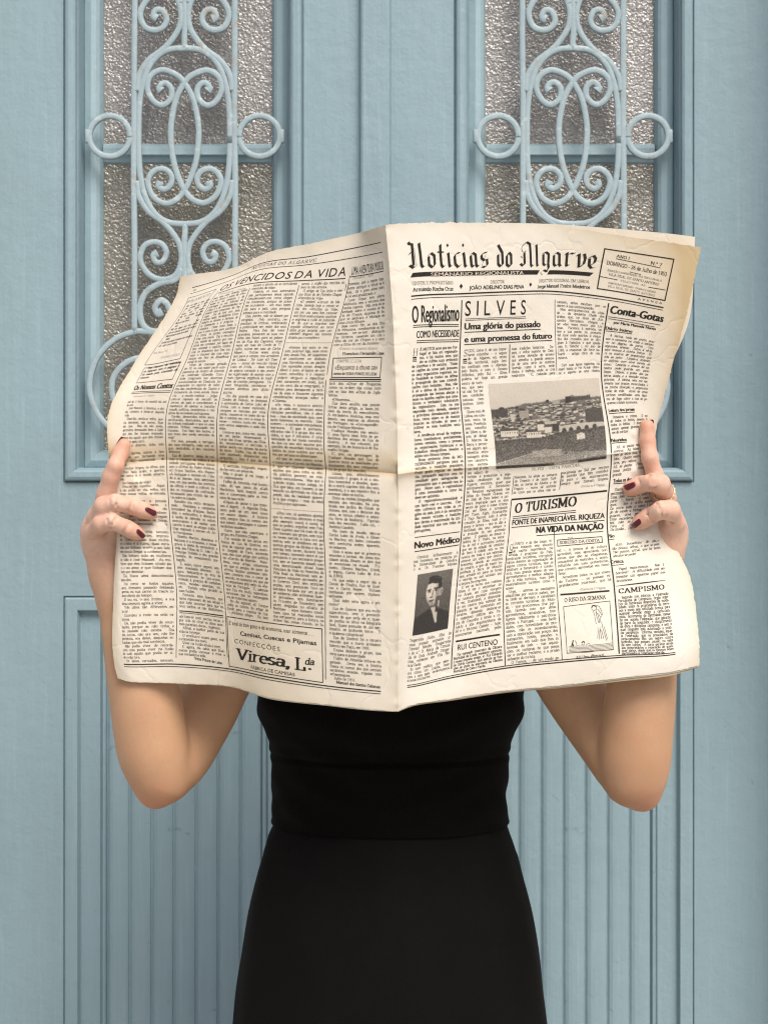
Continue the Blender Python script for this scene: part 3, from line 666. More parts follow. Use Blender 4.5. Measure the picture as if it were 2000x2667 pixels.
set_block(IL, '''até às 5 horas da manhã ela até
às seis.
  José Manuel, o libertino, o doi-
do, começou a fartar-se daquela
vida.
  Disse-lho, sentia-se velho, que-
ria descansar, sair menos, ficar
em casa.  Mas ela não podia,
aprendera demasiado bem a lição
que eles lhe tinham ensinado,
agora era aquilo que eles tinham
feito, um após outro.
  Veio o divórcio, tinha sido
feliz.
  Uma lágrima, sulcou a face
e depois caiu formando uma
pinta no emaranhado de
rugas.
  A mulher limpou os olhos, que
o rímel fazia arder, e apertou
mais contra si o tecido amarro-
tado.
  Que fizera ela da vida?
  Olhou-se no espelho.  Aque-
la, não podia ser ela, velha, sim
porque estava velha, arrebicada,
balança.
  Verdade é que a jornada
na sua maior parte, a
deixara atrás e ela
estava a conhece-
las... por ter chegado
  Um relógio badalou as horas,
pesadas, cadenciadas, lon-
gas.
  Olhara a sua vida também
lhe pareceu instantes, impreci-
sos.  Como aquelas duas mulhe-
res a loira e a ruiva, duas estra-
nhas que tinham vivido a seu lado
sem nunca chegar a conhece-las.
  Elas tinham sido as mulheres
de João e José Manuel.  As mu-
lheres que eles tinham criado pa-
ra o seu amor e que tinham aca-
bado por detestar:
  Ela, ficara uma desconhecida
para eles.
  Era como se todos aqueles
anos, tivessem passado deixando
apenas na sua carne os traços in-
destrutíveis do tempo.
  O seu eu, o seu íntimo, a sua
alma começou agora a viver.
  Três côres tão diferentes en-
tre si!
  Escondeu o rosto na seda va-
porosa.
  Ela, não podia viver de recor-
dações, porque as não tinha, o
seu passado não existia.  Era
das outras, não era seu, não lhe
pertencia, era delas, daquelas es-
tranhas que ela mal conhecia.
  Não podia viver de recorda-
ções, mas podia viver na ilusão
de tudo aquilo que podia ter si-
do e não fora.
  Os lábios carnudos, sensuais,''', (335, 1049), (323, 1724), *L1)
serif_span(IL, '(Continuado da 1.ª Página)', (570, 768), (640, 752), 5, (.2, .12))
set_block(IL, '''mais uma coisa lisboeta, como
as que deram o nome de «Pre-
sente» ao seu cenáculo, o de
«Joe-lisga» ao seu tribunal de
justiça e o de «Necessidades» ao
palácio mais sumptuoso de Por-
tugal.  Era de crer que, pela
mesma razão, verdadeiros triun-
fadores se dessem à fantasia de
se chamarem a si próprios —
vencidos.  Fosse como fosse, o
que é certo é que, para justificar
o título, se tornou necessário
criar uma teoria.  Daí o vencidis-
mo, estado de espírito que con-
sistia em combater, por laços de
boa amizade e espírito intelec-
tual, os desalentos que lhes tra-
ziam o fracasso das suas espe-
ranças em face da decadência
social do século.
  Filhos da chamada geração
de 70, na sua maior parte com-
panheiros de Antero de Quental,
na celebrada «Questão Coim-
brã»; integrados nas doutrinas
revolucionárias do Cenáculo, im-
pregnados no espírito de refor-
ma das conferências do Casino e
iniciadores da nova escola literá-
ria, — a escola realista —, julga-
ram-se capazes de sacudir os
nervos do país e conceberam a
esperança de operar a transfor-
mação política, económica e reli-
giosa da sociedade portuguesa.
  Porém, decorridos vinte anos,
verificaram, desiludidos, que na-
da tinham realizado e que os seus
esforços tinham redundado em
fracasso.  Em face dos factos, o
que eram eles senão vencidos da
vida?
  Por isso, passada a vertigem
das suas miragens, cada um se-
gue, desiludido, o seu caminho
diferente.
  Eça de Queiroz, deixa de cul-
tivar o romance de crítica à so-
ciedade portuguesa dessa época,
com o «Crime do Padre Amaro»,
«O Primo Bazilio», «Os Maias»,
«A Relíquia» e escreve «A Cida-
de e as Serras», essa admirável
tese, em que zomba dos inventos
da ciência e mete a ridículo to-
dos os requintes da civilização,
terminando pelo triunfo das ser-
ras sobre as cidades.
  Ramalho era outro decepcio-
nado.  Abandona a campanha
formidável das «Farpas», desilu-
dido e melancólico, e devota-se
à tarefa de defender os velhos
monumentos e de exaltar com
carinho e amor as antigas indús-
trias regionais e escreve «A Ar-
te Portuguesa».
  Oliveira Martins, abandona o
iberismo e a economia, e consa-
gra-se à tarefa de reconstituir a
vida dos Filhos de D. João I, do
Príncipe Perfeito e dos grandes
homens do renascimento por-
tuguês.
  E, assim, outros seguem tam-
bém orientação diferente.  Al-
guns, dedicando-se ao vício de
coleccionadores de bric-a-brac,
vivendo à procura de medalhas,
cacos, moedas, estampas, etc.,
etc.  Tinham todos perdido as
suas ilusões.
  Portanto, estes homens, que
tanto esperavam do seu século e
que tudo tentaram para que os
seus sonhos se não desfizessem,''', (554, 780), (464, 1581), *L2)
q = LP.inv([465, 465], [1591, 1595])
for v_, t_ in ((q[0, 1], 2.6), (q[0, 1] + 5, 1.3)): IL.rule([(221, v_), (354, v_)], t_, px=False)
set_block(IL, '''abriram-se num sorriso terno, e
por trás do rímel os olhos enor-
mes pareciam doces... ingénuos.
  Afinal, a melhor parte da sua
vida ia começar.
  O envólucro estava gasto, mas
o conteúdo era novo.
  Viver na ilusão ainda é viver.
  E agora, ela sabia que final-
mente podia começar a viver a
sua verdadeira vida.''', (465, 1608), (465, 1706), *L2)
serif_span(IL, 'Vera Ponce de Léon', (506, 1718), (580, 1731), 7.5, BOLD)
set_block(IL, '''tinham o direito de se intitularem
«vencidos da vida».
  Todavia, os seus adversários
não participavam dessa opinião.
Consideravam-nos como elegan-
tes inscientes, amigos de praze-
res mundanos — um mau exem-
plo para o país, uma perigosa
ameaça para a mocidade.
  Eles, porém, não se davam por
atingidos.  Pelo contrário, res-
pondiam às críticas, redobrando
a publicidade em redor dos seus
festins.  Para lhes dar maior
grandeza, passaram as suas reu-
niões dos hoteis para os palace-
tes da Rua dos Caetanos, umas
vezes em casa do Conde de Fi-
calho, outras em casa de Carlos
Mayer.  Outras vezes, ainda,
iam para o campo, nos arredores
de Lisboa.  De tudo «O Tem-
po», — jornal do vencido Carlos
Lobo de A'vila, — dava notícia:
da alegria reinante e das emen-
tas organizadas de acordo com a
mais rigorosa exigência às tradi-
ções da cozinha portuguesa.  Fa-
ziam fotografias, caricaturas e
corriam anedotas para distin-
gui-los.
  Um dia, quando em casa dos
Condes de Valbom, se festejava
o aniversário de Carlos Lobo de
A'vila, com o maior esplendor,
rompem os vencidos por uma
porta, reunem-se no meio do sa-
lão e cantam em coro a «rosa ti-
rana» — música muito em voga,
com versos adaptados a cada um
deles.
  Conta-se que, outra vez, depois
de um jantar, atravessando o
Largo das Duas Igrejas, ao Chia-
do, encontraram o sacristão a
deitar azeite nos gonzos da porta
de ferro.  Então, Eça, de menó-
culo assestado, dispara-lhe esta
pregunta: — Isso é que são os
santos óleos?
  O sacristão, indignado, respon-
de-lhe com um palavrão.
  Mas o grupo já vai longe, a
rir ruidosamente.
  Fialho de Almeida, mal humo-
rado, do seu canto do «Café
Martinho», fazia blagues contra
eles e comentava para os boé-
mios da sua corte:
  «Depois do jantar o que inten-
tam é digerir.  A digestão finda,
tanto pode ser um ideal como
um «water closet».  A história
nem sempre fixa os nomes dos
que bebem champagne e comem
sardinhas assadas.»
  Outro, que não suportava o
grupo, era Pinheiro Chagas.
  Por ocasião de um jantar em
honra de Eça de Queiroz, em
sinal de regozijo pela sua recen-
te chegada de Paris, arremete
com eles num artigo que publica
no «Correio da Manhã».  Mani-
festa, nesse artigo, estranheza
em que os amigos do autor do
«Primo Bazilio» quizessem tam-
bém crismá-lo com o nome de
vencido, no momento em que ele
se empenhava pelo exito da «Re-
vista de Portugal».  E, sabendo
que Eça era muito superstioso,
terminava que tal homenagem
era de muito mau agouro.
  No dia seguinte, «O Tempo»
cedia as colunas do artigo de
fundo para a resposta de Eça:
— «Noblesse oblige».  Ou bem''', (655, 746), (591, 1597), *L3)
IL.box([(590, 1606), (838, 1638), (841, 1777), (599, 1737)], 2.0)
sans(IL, "E' sinal de bom gosto e de economia, usar sómente . . .", (597, 1627), (817, 1656), 11, .0)
sans(IL, 'Camisas, Cuecas e Pijamas', (626, 1655), (824, 1681), 11.5, .025)
sans(IL, 'CONFECÇÕES', (611, 1675), (729, 1697), 12, -.01, 0, .22)
serif_span(IL, 'Viresa,', (615, 1716), (757, 1740), 30, (.62, .26), .12)
serif_span(IL, 'L', (769, 1743), (796, 1747), 32, (.75, .3)); serif_span(IL, 'da', (793, 1731), (818, 1732), 17, (.6, .28), .2); serif_span(IL, '.', (803, 1743), (811, 1744), 20, (.9, .5))
sans(IL, 'FÁBRICA DE CAMISAS', (654, 1742), (768, 1762), 9, .004)
set_block(IL, '''somos o orgão dos vencidos ou
bem ou não somos!».
  O artigo de Eça tinha o mes-
mo título do de Pinheiro Chagas:
«Vencidos da Vida».
  «O amável «Correio da Ma-
nhã», fazendo hoje o retrato so-
cial dos «Vencidos da Vida»,
um por um, para lhes contestar
este título acabrunhante, continua
e engrossa o ruído de publicida-
de de que a imprensa tem
erguido ultimamente em torno
deste grupo jantante, com con-
siderável desgosto dos homens
simples que o compõem.»''', (784, 741), (746, 881), *L4)
for p_, q_ in (((747, 891), (864, 893)), ((708, 1323), (838, 1334))):
    a_ = LP.inv([p_[0], q_[0]], [p_[1], q_[1]])
    for u_ in np.arange(a_[0, 0], a_[1, 0], 6): IL.poly([(u_, a_[0, 1]), (u_ + 2, a_[0, 1]), (u_ + 2, a_[0, 1] + 2), (u_, a_[0, 1] + 2)], [[0, 1, 2, 3]])
set_block(IL, '''  «Homens que assim se reu-
nem, poderiam logo, neste nosso
bem amado País, ser suspeitosos
de constituirem um sindicato,
uma filarmónica, ou um partido.
Tais suposições seriam desagra-
dáveis a quem se honra de cos-
tumes comedidos; e o respeito
próprio obriga-os a especificar
bem claramente, em locais, que,
se em certo dia se congregam, é
apenas para destaparem a terri-
na da sopa e trocarem algumas
considerações amargas sobre o
«Colares».
  «De resta, o sussurro atónito
que, de cada vez, levantam estas
refeições periódicas, não é obra
sua — mas da sociedade que, com
tanto interesse, os espreita.  Eles
comem — a sociedade estupefacta,
mermura.  O que é, portanto,
estranho não é o grupo dos ven-
cidos, o que é estranho é uma
sociedade de tal modo constituí-
da que no seu seio assume pro-
porções de escandalo histórico, o
delírio de onze sujeitos que uma
vez por semana se alimentam».
  «O que de resto parece irritar
o nosso caro «Correio da Manhã»,
é que se chamem «vencidos»
aqueles que para todos os efei-
tos públicos parecem ser real-
mente «vencedores».  Mas que o
querido orgão, nosso colega, re-
flita que para um homem, o ser
vencido ou derrotado na vida de-
pende, não da realidade aparen-
te a que chegou — mas do ideal
íntimo a que aspirava».''', (742, 907), (707, 1312), *L4)
set_block(IL, '''  «Dito isto, só podemos ajuntar
que os vencidos oferecem o mais
alto exemplo moral e social de
que se podem orgulhar este País.
Onze sujeitos que há mais de um
ano formam um grupo, sem nun-
ca terem partido a cara uns aos
outros; sem se dividirem em pe-
quenos grupos da direita e da es-
querda; sem terem, durante todo
este tempo, nomeado entre si um
presidente e um secretário prepe-
tuo, sem se haverem dotado com
uma denominação oficial Reais
Vencidos da Vida ou Vencidos da
Vida Real ou Nacional; sem ar-
ranjarem estatutos aprovados pe-
lo Governo Civil; sem emitirem
acções; sem possuirem hino ou
bandeira bordada por um grupo
de senhoras «tão anónimas quan-
to delicadas»; sem iluminarem
no Primeiro de Dezembro; sem
serem elogiados no «Diário de
Notícias» — estes homens consti-
tuem uma tal maravilha social
que certamente para o futuro, na
ordem das coisas morais, se fa-''', (708, 1338), (710, 1617), *L4)
sans(IL, 'UMA AVENTURA MUSICAL', (915, 716), (999, 700), 19, .004)
q = LP.inv([915], [720]); IL.rule([(665, q[0, 1]), (801, q[0, 1])], 1.8, px=False)
serif_span(IL, '(Conclusão da 1.ª Página)', (919, 727), (972, 717), 5.5, (.22, .12))
set_block(IL, '''promessa, pois o esperar longa-
mente extingue a virtude da di
vida... Se o povo estiver pobre,
o rei será amaldiçoado...»
  Lucie Goyau bem observa:
«Melusina tem a estrutura duma
rainha regente.  Não seria ela de-
senhada sobre o modelo de Ma-
ria de França, duquesa de Bar,
que se dedicara à educação dos
seus cinco filhos!»
  Seja como fôr, os dois filhos
de Melusina, combatendo os Sar-
racenos, ter-se-iam distinguido
no Oriente, casando um com a
filha do rei de Chipre e o outro
com a filha do rei da Arménia.''', (912, 742), (879, 900), *L5)
serif_span(IL, '(Conclui no próximo número)', (883, 910), (982, 910), 7, (.25, .13), .15)
serif_span(IL, 'Francisco Fernandes Lopes', (891, 924), (1000, 923), 7.5, BOLD, .12)
IL.box([(871, 931), (995, 931), (988, 984), (861, 981)], 2.0)
serif_span(IL, 'COMPRE E LEIA', (875, 943), (942, 943), 7.5, (.3, .15), 0, .5)
sans(IL, '«Enquanto a chuva cai»', (872, 962), (982, 962), 13, .0)
serif_span(IL, 'contos de VERA PONCE DE LÉON', (868, 975), (981, 977), 6.5, BOLD)
q = LP.inv([858], [987])
for k_, t_ in ((0, 3), (5, 1.4)): IL.rule([(665, q[0, 1] + k_), (798, q[0, 1] + k_)], t_, px=False)
set_block(IL, '''lará dos «Onze de Braganza»,
como na ordem das coisas heró-
cas se fala dos «Onze de Ingla-
terra».
  «Dissemos».
  Eça dava asssim, nas poucas
linhas deste artigo, as bases ini-
ciais da teoria do «vencidismo».
A verdadeira doutrina, essa veio
depois, nas páginas da «Revista
de Portugal», na «Correspondên-
cia de Fradique Mendes».
  Fradique Mendes não existiu.
E' uma figura ideal, feita de pe-
dacinhos dos amigos de Eça de
Queiroz.  A sua robustez, por
exemplo, foi ele busca-la à de Ra-
malho Ortigão.
  E', pois, no personagem de
Fradique Mendes que Eça de
Queiroz reune as qualidades pre-
dominantes dos seus companhei-
ros do grupo dos vencidos.
  Estava, pois, difinitivamente
constituído o grupo, e só o des-
tino inexorável o dissolve, quan-
do a morte suprime dois dos seus
membros, e o seu espectro fica a
esvoaçar sobre os outros.
  Entre as muitas fotografias que
existem dos vencidos, há uma,
tirada nos jardins do Conde de
Arnoso, que, com o decorrer dos
anos, se torncu célebre e adqui-
riu fóros de fatalismo.  Figuram
nela dez vencidos.  Falta um, —
António Candido.
  No meio da escada, vêm-se
Carlos Lobo de A'vila, e Olivei-
ra Martins; em baixo, colocados
sem nenhuma ordem aparente,
os restantes.
  Quiz o acaso que os primeiros
vencidos a tombar, em plena mo-
cidade ainda, fôssem os dois que
se encontram na escada.  Pri-
meiro, Oliveira Martins, (1894);
e depois, Carlos Lobo de A'vi-
la, (1895).
  Os que estão a seguir são o
Conde de Ficalho, Eça de Quei-
roz e Carlos Mayer.  Vinham
tombando por ordem, implaca-
velmente.
  Qual deles seria agora o pri-
meiro?
  Eça de Queiroz que era muito
supersticioso, teve o pressenti-
mento de que seria ele e, quan-
do punha os olhos na fotografia
fatal, ficava possuído de um sen-
timento de profundo terror.  E
o anátema cumpriu-se!
  Eça de Queiroz foi o terceiro
vencido que a morte arrebatou:
faleceu em Paris, em 1900.
  Estava desfeito o grupo, mas
vivia para a posteridade.
  Fialho de Almeida tinha-se en-
ganado.  Desta vez, a história
fixara os nomes dos que comiam
sardinhas assadas, regadas com
«champagne».
  Julho de 1953.''', (856, 1001), (858, 1768), *L5)
serif_span(IL, 'Manuel dos Santos Cabanas', (876, 1780), (990, 1793), 7.5, BOLD)
IL.rule([(66, 1214), (803, 1214)], 3.0, px=False); IL.rule([(66, 1221), (803, 1221)], 1.8, px=False)

# ---- right page
c1 = lambda L: [(1040 + .1808 * x, 600 + .1808 * y) for x, y in L]
c2 = lambda L: [(1300 + .1808 * x, 600 + .1808 * y) for x, y in L]
LET1 = [[(128, 165), (140, 190), (182, 198), (192, 330), (206, 505)], [(150, 500), (208, 538), (255, 492)], [(172, 305), (140, 345)], [(218, 225), (280, 178), (302, 330), (318, 490), (342, 530), (372, 500)],
 [(405, 368), (455, 320), (503, 358), (512, 488), (480, 530), (430, 492), (422, 370)], [(588, 200), (592, 330), (606, 490), (632, 530), (652, 502)], [(675, 338), (700, 320), (708, 345), (720, 490), (736, 522), (758, 500)],
 [(870, 318), (828, 322), (796, 365), (806, 480), (850, 528), (880, 492)], [(895, 335), (920, 316), (930, 345), (945, 490), (957, 523), (978, 500)], [(1012, 352), (1055, 316), (1098, 345), (1108, 490), (1128, 522), (1145, 502)], [(1028, 356), (1038, 490), (1060, 524), (1098, 484)],
 [(1262, 310), (1208, 322), (1182, 355), (1186, 398), (1222, 428), (1262, 412), (1268, 490), (1240, 522), (1192, 518)], [(1422, 205), (1482, 315), (1490, 482), (1460, 518), (1424, 482), (1422, 345)],
 [(1548, 362), (1580, 312), (1610, 350), (1612, 488), (1585, 520), (1548, 488), (1548, 362)]]
LET2 = [[(340, 215), (395, 162), (442, 192), (452, 330), (458, 488), (472, 518), (490, 496)], [(362, 318), (368, 482), (342, 508), (308, 474)], [(385, 392), (432, 356)], [(512, 222), (536, 200), (542, 330), (546, 488), (553, 512), (572, 496)],
 [(625, 328), (674, 306), (714, 340), (706, 488), (712, 535), (690, 570)], [(636, 336), (636, 478), (660, 502), (700, 470)], [(690, 590), (642, 566), (604, 592)], [(775, 348), (830, 312), (868, 340), (866, 488), (882, 512)], [(790, 352), (786, 480), (810, 512), (858, 472)],
 [(955, 346), (985, 312), (978, 345), (966, 488), (974, 514), (1000, 488)], [(1000, 344), (1034, 322), (1070, 334), (1092, 316)], [(1118, 366), (1154, 332), (1148, 488), (1142, 524)], [(1185, 350), (1228, 332), (1240, 400), (1218, 478), (1152, 528)],
 [(1288, 398), (1360, 356), (1392, 402), (1372, 462), (1310, 500)], [(1302, 402), (1294, 500), (1328, 542), (1380, 530)]]
strokes_px(IR, [c1(L) for L in LET1] + [c2(L) for L in LET2], (3.4, -2.3))
hair = [[(216, 250), (238, 490)], [(545, 308), (640, 308)], [(1245, 345), (1190, 505)]]
for h_ in hair[:1] + hair[2:]: IR.rule(c1(h_), .8)
IR.rule(c1(hair[1]), 3.4); IR.rule(c2([(335, 295), (322, 260), (338, 215), (380, 172)]), 1.4); IR.rule(c2([(330, 295), (355, 312), (388, 288)]), 1.4); IR.rule(c2([(312, 368), (336, 392)]), 2)
IR.rule(c2([(600, 590), (598, 618), (622, 632)]), 1.6)
def diamond(x, y, r, k=1.35):
    q_ = RP.inv([x], [y])[0]; IR.poly([q_ + [r, 0], q_ + [0, r * k], q_ - [r, 0], q_ - [0, r * k]], [[0, 1, 2, 3]])
for x_, y_ in c1([(693, 210), (917, 208)]): diamond(x_, y_, 3.4, 1.5)
def pxpoly(L, n=14):
    """flat ink bar: upper edge L[0]-L[1], lower edge L[3]-L[2]"""
    a_, b_, c_, d_ = [np.array(p) for p in L]; t = np.linspace(0, 1, n)[:, None]
    top = a_ + (b_ - a_) * t; bot = d_ + (c_ - d_) * t; q_ = RP.inv(*np.vstack([top, bot]).T)
    q_[:n, 1] = np.interp(q_[:n, 0], [q_[0, 0], q_[n - 1, 0]], [q_[0, 1], q_[n - 1, 1]]); q_[n:, 1] = np.interp(q_[n:, 0], [q_[n, 0], q_[-1, 0]], [q_[n, 1], q_[-1, 1]])
    IR.poly(q_, [[i, i + 1, n + i + 1, n + i] for i in range(n - 1)])
pxpoly(c1([(192, 607)]) + c2([(585, 570), (548, 632)]) + c1([(160, 674)])); pxpoly(c2([(722, 570), (1362, 606), (1300, 655), (690, 630)]))
IW = Ink(RP); sans(IW, 'SEMANARIO REGIONALISTA', c1([(457, 656)])[0], c2([(352, 630)])[0], 9.2, .03)
serif_span(IR, 'EDITOR E PROPRIETÁRIO', c1([(185, 785)])[0], c1([(775, 772)])[0], 8.5, (.36, .19)); serif_span(IR, 'Armando Rocha Cruz', c1([(195, 878)])[0], c1([(778, 862)])[0], 9.5, (.62, .3))
diamond(*c1([(890, 800)])[0], 5); diamond(*c2([(452, 776)])[0], 4.6)
serif_span(IR, 'DIRECTOR', c1([(1310, 762)])[0], c2([(75, 755)])[0], 8.5, (.36, .19)); sans(IR, 'JOÃO ADELINO DIAS PENA', c1([(1008, 850)])[0], c2([(356, 832)])[0], 10, .03)
serif_span(IR, 'DIRECTOR REGIONAL EM LISBOA', c2([(572, 748)])[0], c2([(1292, 755)])[0], 8.5, (.36, .19)); serif_span(IR, 'Jorge Manuel Freire Medeiros', c2([(550, 832)])[0], c2([(1308, 836)])[0], 9, (.62, .3))
c3_ = lambda L: [(1530 + .1808 * x, 620 + .1808 * y) for x, y in L]
IR.box([(1578, 643), (1755, 679), (1730, 784), (1554, 748)], 3.2)
def s3(t, x0, y0, x1, y1, cap, pen, tr=0): serif_span(IR, t, c3_([(x0, y0)])[0], c3_([(x1, y1)])[0], cap, pen, 0, tr)
s3('ANO I', 415, 270, 606, 310, 8.5, (.5, .26)); s3('N.º 7', 905, 372, 1072, 402, 8.5, (.5, .26)); IR.rule(c3_([(410, 292), (1050, 425)]), 1.7)
s3('DOMINGO - 26 de Julho de 1953', 272, 372, 1138, 545, 11, (.5, .24)); IR.rule(c3_([(605, 482), (772, 522)]), 1.4)
s3('REDACÇÃO E ADMINISTRAÇÃO - RUA TEOFILO BRAGA, 21', 285, 468, 1072, 625, 5, (.4, .22)); s3('VILA REAL DE SANTO ANTÓNIO', 303, 532, 1030, 682, 7, (.4, .2))
IR.rule(c3_([(182, 548), (432, 598)]), 1.8); IR.rule(c3_([(876, 702), (1125, 745)]), 1.8); s3('TELEFONE -60-', 470, 622, 850, 696, 5.5, (.36, .18), .6)
s3('COMPOSIÇÃO E IMPRESSÃO - TIPOGRAFIA SOCORRO', 296, 650, 980, 790, 5, (.4, .22)); s3('VILA REAL DE SANTO ANTÓNIO', 288, 702, 968, 842, 6.5, (.3, .16)); s3('AVENÇA', 722, 880, 1092, 952, 5, (.55, .3), 3.2)
IR.rule([(46, 189), (779, 189)], 3.6, px=False); IR.rule([(46, 197), (779, 197)], 1.7, px=False)
for U, va, vb, t_ in ((190, 206, 1180, 3.0), (634, 206, 1194, 3.4)): IR.rule([(U, va), (U, vb)], t_, px=False)
IR.rule([(338, 331), (338, 408)], 2.4, px=False); IR.rule([(486, 212), (486, 410)], 1.6, px=False); IR.rule([(1338, 1240), (1333, 1288)], 1.6); IR.rule([(1462, 1230), (1457, 1275)], 1.6)
IR.rule([(1332, 1302), (1325, 1395), (1320, 1440), (1311, 1530), (1311, 1580), (1316, 1735)], 2.4); IR.rule([(486, 850), (486, 1198)], 1.8, px=False)
sans(IR, 'O Regionalismo', (1074, 841), (1195, 835), 44, .013)
for y_ in (847, 852): IR.rule([(1076, y_), (1195, y_ - 3)], 1.8)
sans(IR, 'COMO NECESSIDADE', (1085, 880), (1195, 876), 18, .016)
for y_ in (887, 892): IR.rule([(1085, y_), (1195, y_ - 3)], 1.7)
set_block(IR, '''Á MUITOS anos que em Por-
tugal se fala em regionalis-
mo, e há muitos anos que
ele se cultiva num ambiente
de interêsse e de carinho.  Todas
as regiões do nosso país possuem
os seus organismos regionais, cu-
ja finalidade se traduz na defesa
e propaganda das suas reivindi-
cações mais instantes.  Mas, não
é só a defesa de interêsses e a
propaganda das belezas afectas a
estas ou àquelas regiões que cons-
tituem o verdadeiro substratum
do regionalismo.  Este, na sua
expressão mais elevada, obedece
a princípios elevadamente patrió-
ticos, como sejam os de manter
intactas as virtudes do povo e
cultivar as suas tradições secu-
lares.
  A tendência actual de regiona-
lismo manifesta-se, precisamente,
nestes sentidos, como o provam
as organizações folclóricas e os
trabalhos etnográficos levados a
efeito nos últimos tempos.
  Num ambiente cheio de MO-
DERNISMOS perigosos para as
virtudes e tradições populares,
é-nos grato registar tal tendên-
cia, porquanto exprime uma ne-
cessidade para salvaguardar o
património que o passado nos le-
gou.  Neste caso, o regionalismo
é uma necessidade e, como tal,
deve ser satisfeito.
  O regionalismo-necessidade é
um facto real e concreto.  Con-
vém cultivá-lo em todas as re-
giões do país, pois é do somatório
das nossas virtudes e tradições
que deriva a manutenção da uni-
dade espiritual que une todos os
portugueses.''', (1073, 915), (1079, 1387), *R1, size=.97, pen=(.55, .26), drop=4, dropw=22)
serif_span(IR, 'H', (1075, 926), (1088, 925), 18, (.35, .12), .1)
for k_, t_ in ((0, 4), (6, 2.4), (10, 1.3)):
    IR.rule([(1075, 931 + k_), (1085, 930.5 + k_)], t_); IR.rule([(1206, 936 + k_), (1216, 935.5 + k_)], t_)
IR.rule([(1080, 1400), (1197, 1385)], 1.8)
sans(IR, 'Novo Médico', (1080, 1429), (1196, 1412), 17, .055); IR.rule([(1080, 1437), (1196, 1419)], 2.2)
set_block(IR, '''  Concluiu brilhantemente a
sua formatura em medicina pe-
la Universidade de Coimbra,
o sr. Dr. Francisco Mendes''', (1079, 1456), (1079, 1486), *R1)
set_block(IR, '''Tengarrinha Júnior, filho do
nosso prezado assinante sr.
Francisco Mendes Tengarrinha
e da sr.ª D. Maria da Concei-
ção da Costa Andrade Tengar-
rinha, residentes em Vila No-
va de Cacela.
  Ao novo médico, que exer-
cerá clínica em Lisboa, bem
como a seus pais, endereçamos
as nossas felicitações.''', (1063, 1673), (1060, 1776), *R1)
sans(IR, 'SILVES', (1211, 822), (1369, 818), 39, .004, 0, .42)
for y_ in (830, 834): IR.rule([(1212, y_), (1369, y_ - 6)], 1.3)
sans(IR, 'Uma glória do passado', (1210, 858), (1407, 851), 17, .05); IR.rule([(1210, 865), (1408, 857)], 2)
sans(IR, 'e uma promessa do futuro', (1210, 891), (1437, 881), 16, .05); IR.rule([(1209, 897), (1438, 886)], 2)
serif_span(IR, 'S', (1208, 928), (1217, 927), 18, (.4, .14))
set_block(IR, '''EDE, como é, de um impor-
tante concelho — o segun-
do do Algarve, em exten-
são territorial, cujos limi-
tes confinam com o Alentejo,
pelo Norte, e com o Oceano
Atlântico, pelo Sul — Silves
poderia ser hoje um grande''', (1208, 917), (1205, 990), *R2, drop=4, dropw=18)
set_block(IR, '''centro de turis-
mo, que para
tal não lhe fal-
tam condições
naturais nem
motivos histó-
ricos.
  Quem vem de
Lisboa, em com-
boio, entra na
nossa Província
pelo concelho
de Silves e, de-
pois de deixar
S. Marcos da
Serra e percor-
rer alguns qui-
lómetros entre
paisagem ainda
com caracterís-
ticas alenteja-
nas mal já com
seu salpico de''', (1203, 1002), (1221, 1235), 196, 259)
set_block(IR, '''hortejo a prenunciar a vege-
tação exuberante do Baixo
Algarve, encontra, quase que
abruptamente, S. Bartolomeu
de Messines espreguiçada nas
faldas do Penedo Grande, on-
de João de Deus bebeu a pri-
meira inspiração para os seus
versos de puro e suave lirismo.
Daí até Silves e tornejando
por Tunes, Algós, Alcantarilha
e Poço Barreto, tudo é ainda
concelho de Silves, tudo é ri-
queza e fartura — que as dão a
fertilidade dos seus campos e
a profusão do seu arvoredo
nativo.  E quando, ao descer a
ladeira de S. Pedro, na estra-
da de mil e quinhentos metros
que vai da estação do caminho
de ferro à cidade, esta se nos
mostra em toda a sua extensão,
sente-se um como que deslum-
bramento, devido ao conjunto
do cenário, a que dá maior im-
ponência a Serra de Monchi-
que, armada em pano de fundo
e colorida no tom azulado que
a lonjura lhe empresta.
  E' ver as hortas que rodeiam
Silves; é ver o serpentear do
rio Arade, em cujas margens
os rouxinois gorjeiam melodias;
é ver, finalmente, a disposição
do seu casario que, subindo da
planície, se vai mostrando em
socalcos, deixando destacar-se
o majestoso edifício dos Pa-
ços do Concelho e tendo a co-
roá-lo a jóia arquitectónica da
Sé e o formoso Castelo — hoje,
monumentos nacionais, pelas''', (1219, 1245), (1186, 1659), *R2)
IR.rule([(1187, 1671), (1302, 1653)], 4.2)
sans(IR, 'RUI CENTENO', (1192, 1694), (1296, 1679), 14, .012)
set_block(IR, '''  Foi nomeado tesoureiro da Câmara
Municipal de Loulé, mediante concurso,
o nosso prezado amigo, sr. Rui Eduardo
da Glória Centeno, que exercia as fun-
ções de chefe da secretaria da Câmara
Municipal de Castro Verde.''', (1185, 1710), (1184, 1752), *R2, size=.86, pen=(.55, .3))
set_block(IR, '''suas tradições históricas.  De-
pois, o velho moinho do Cani-
né, numa elevação de terreno
que semelha a guarda avança-
da de uma série de outeiros
fazendo rumo à serra, onde
cheira a estêvas, onde se cria
medronho.  E, rodando para''', (1336, 911), (1334, 981), *R3)
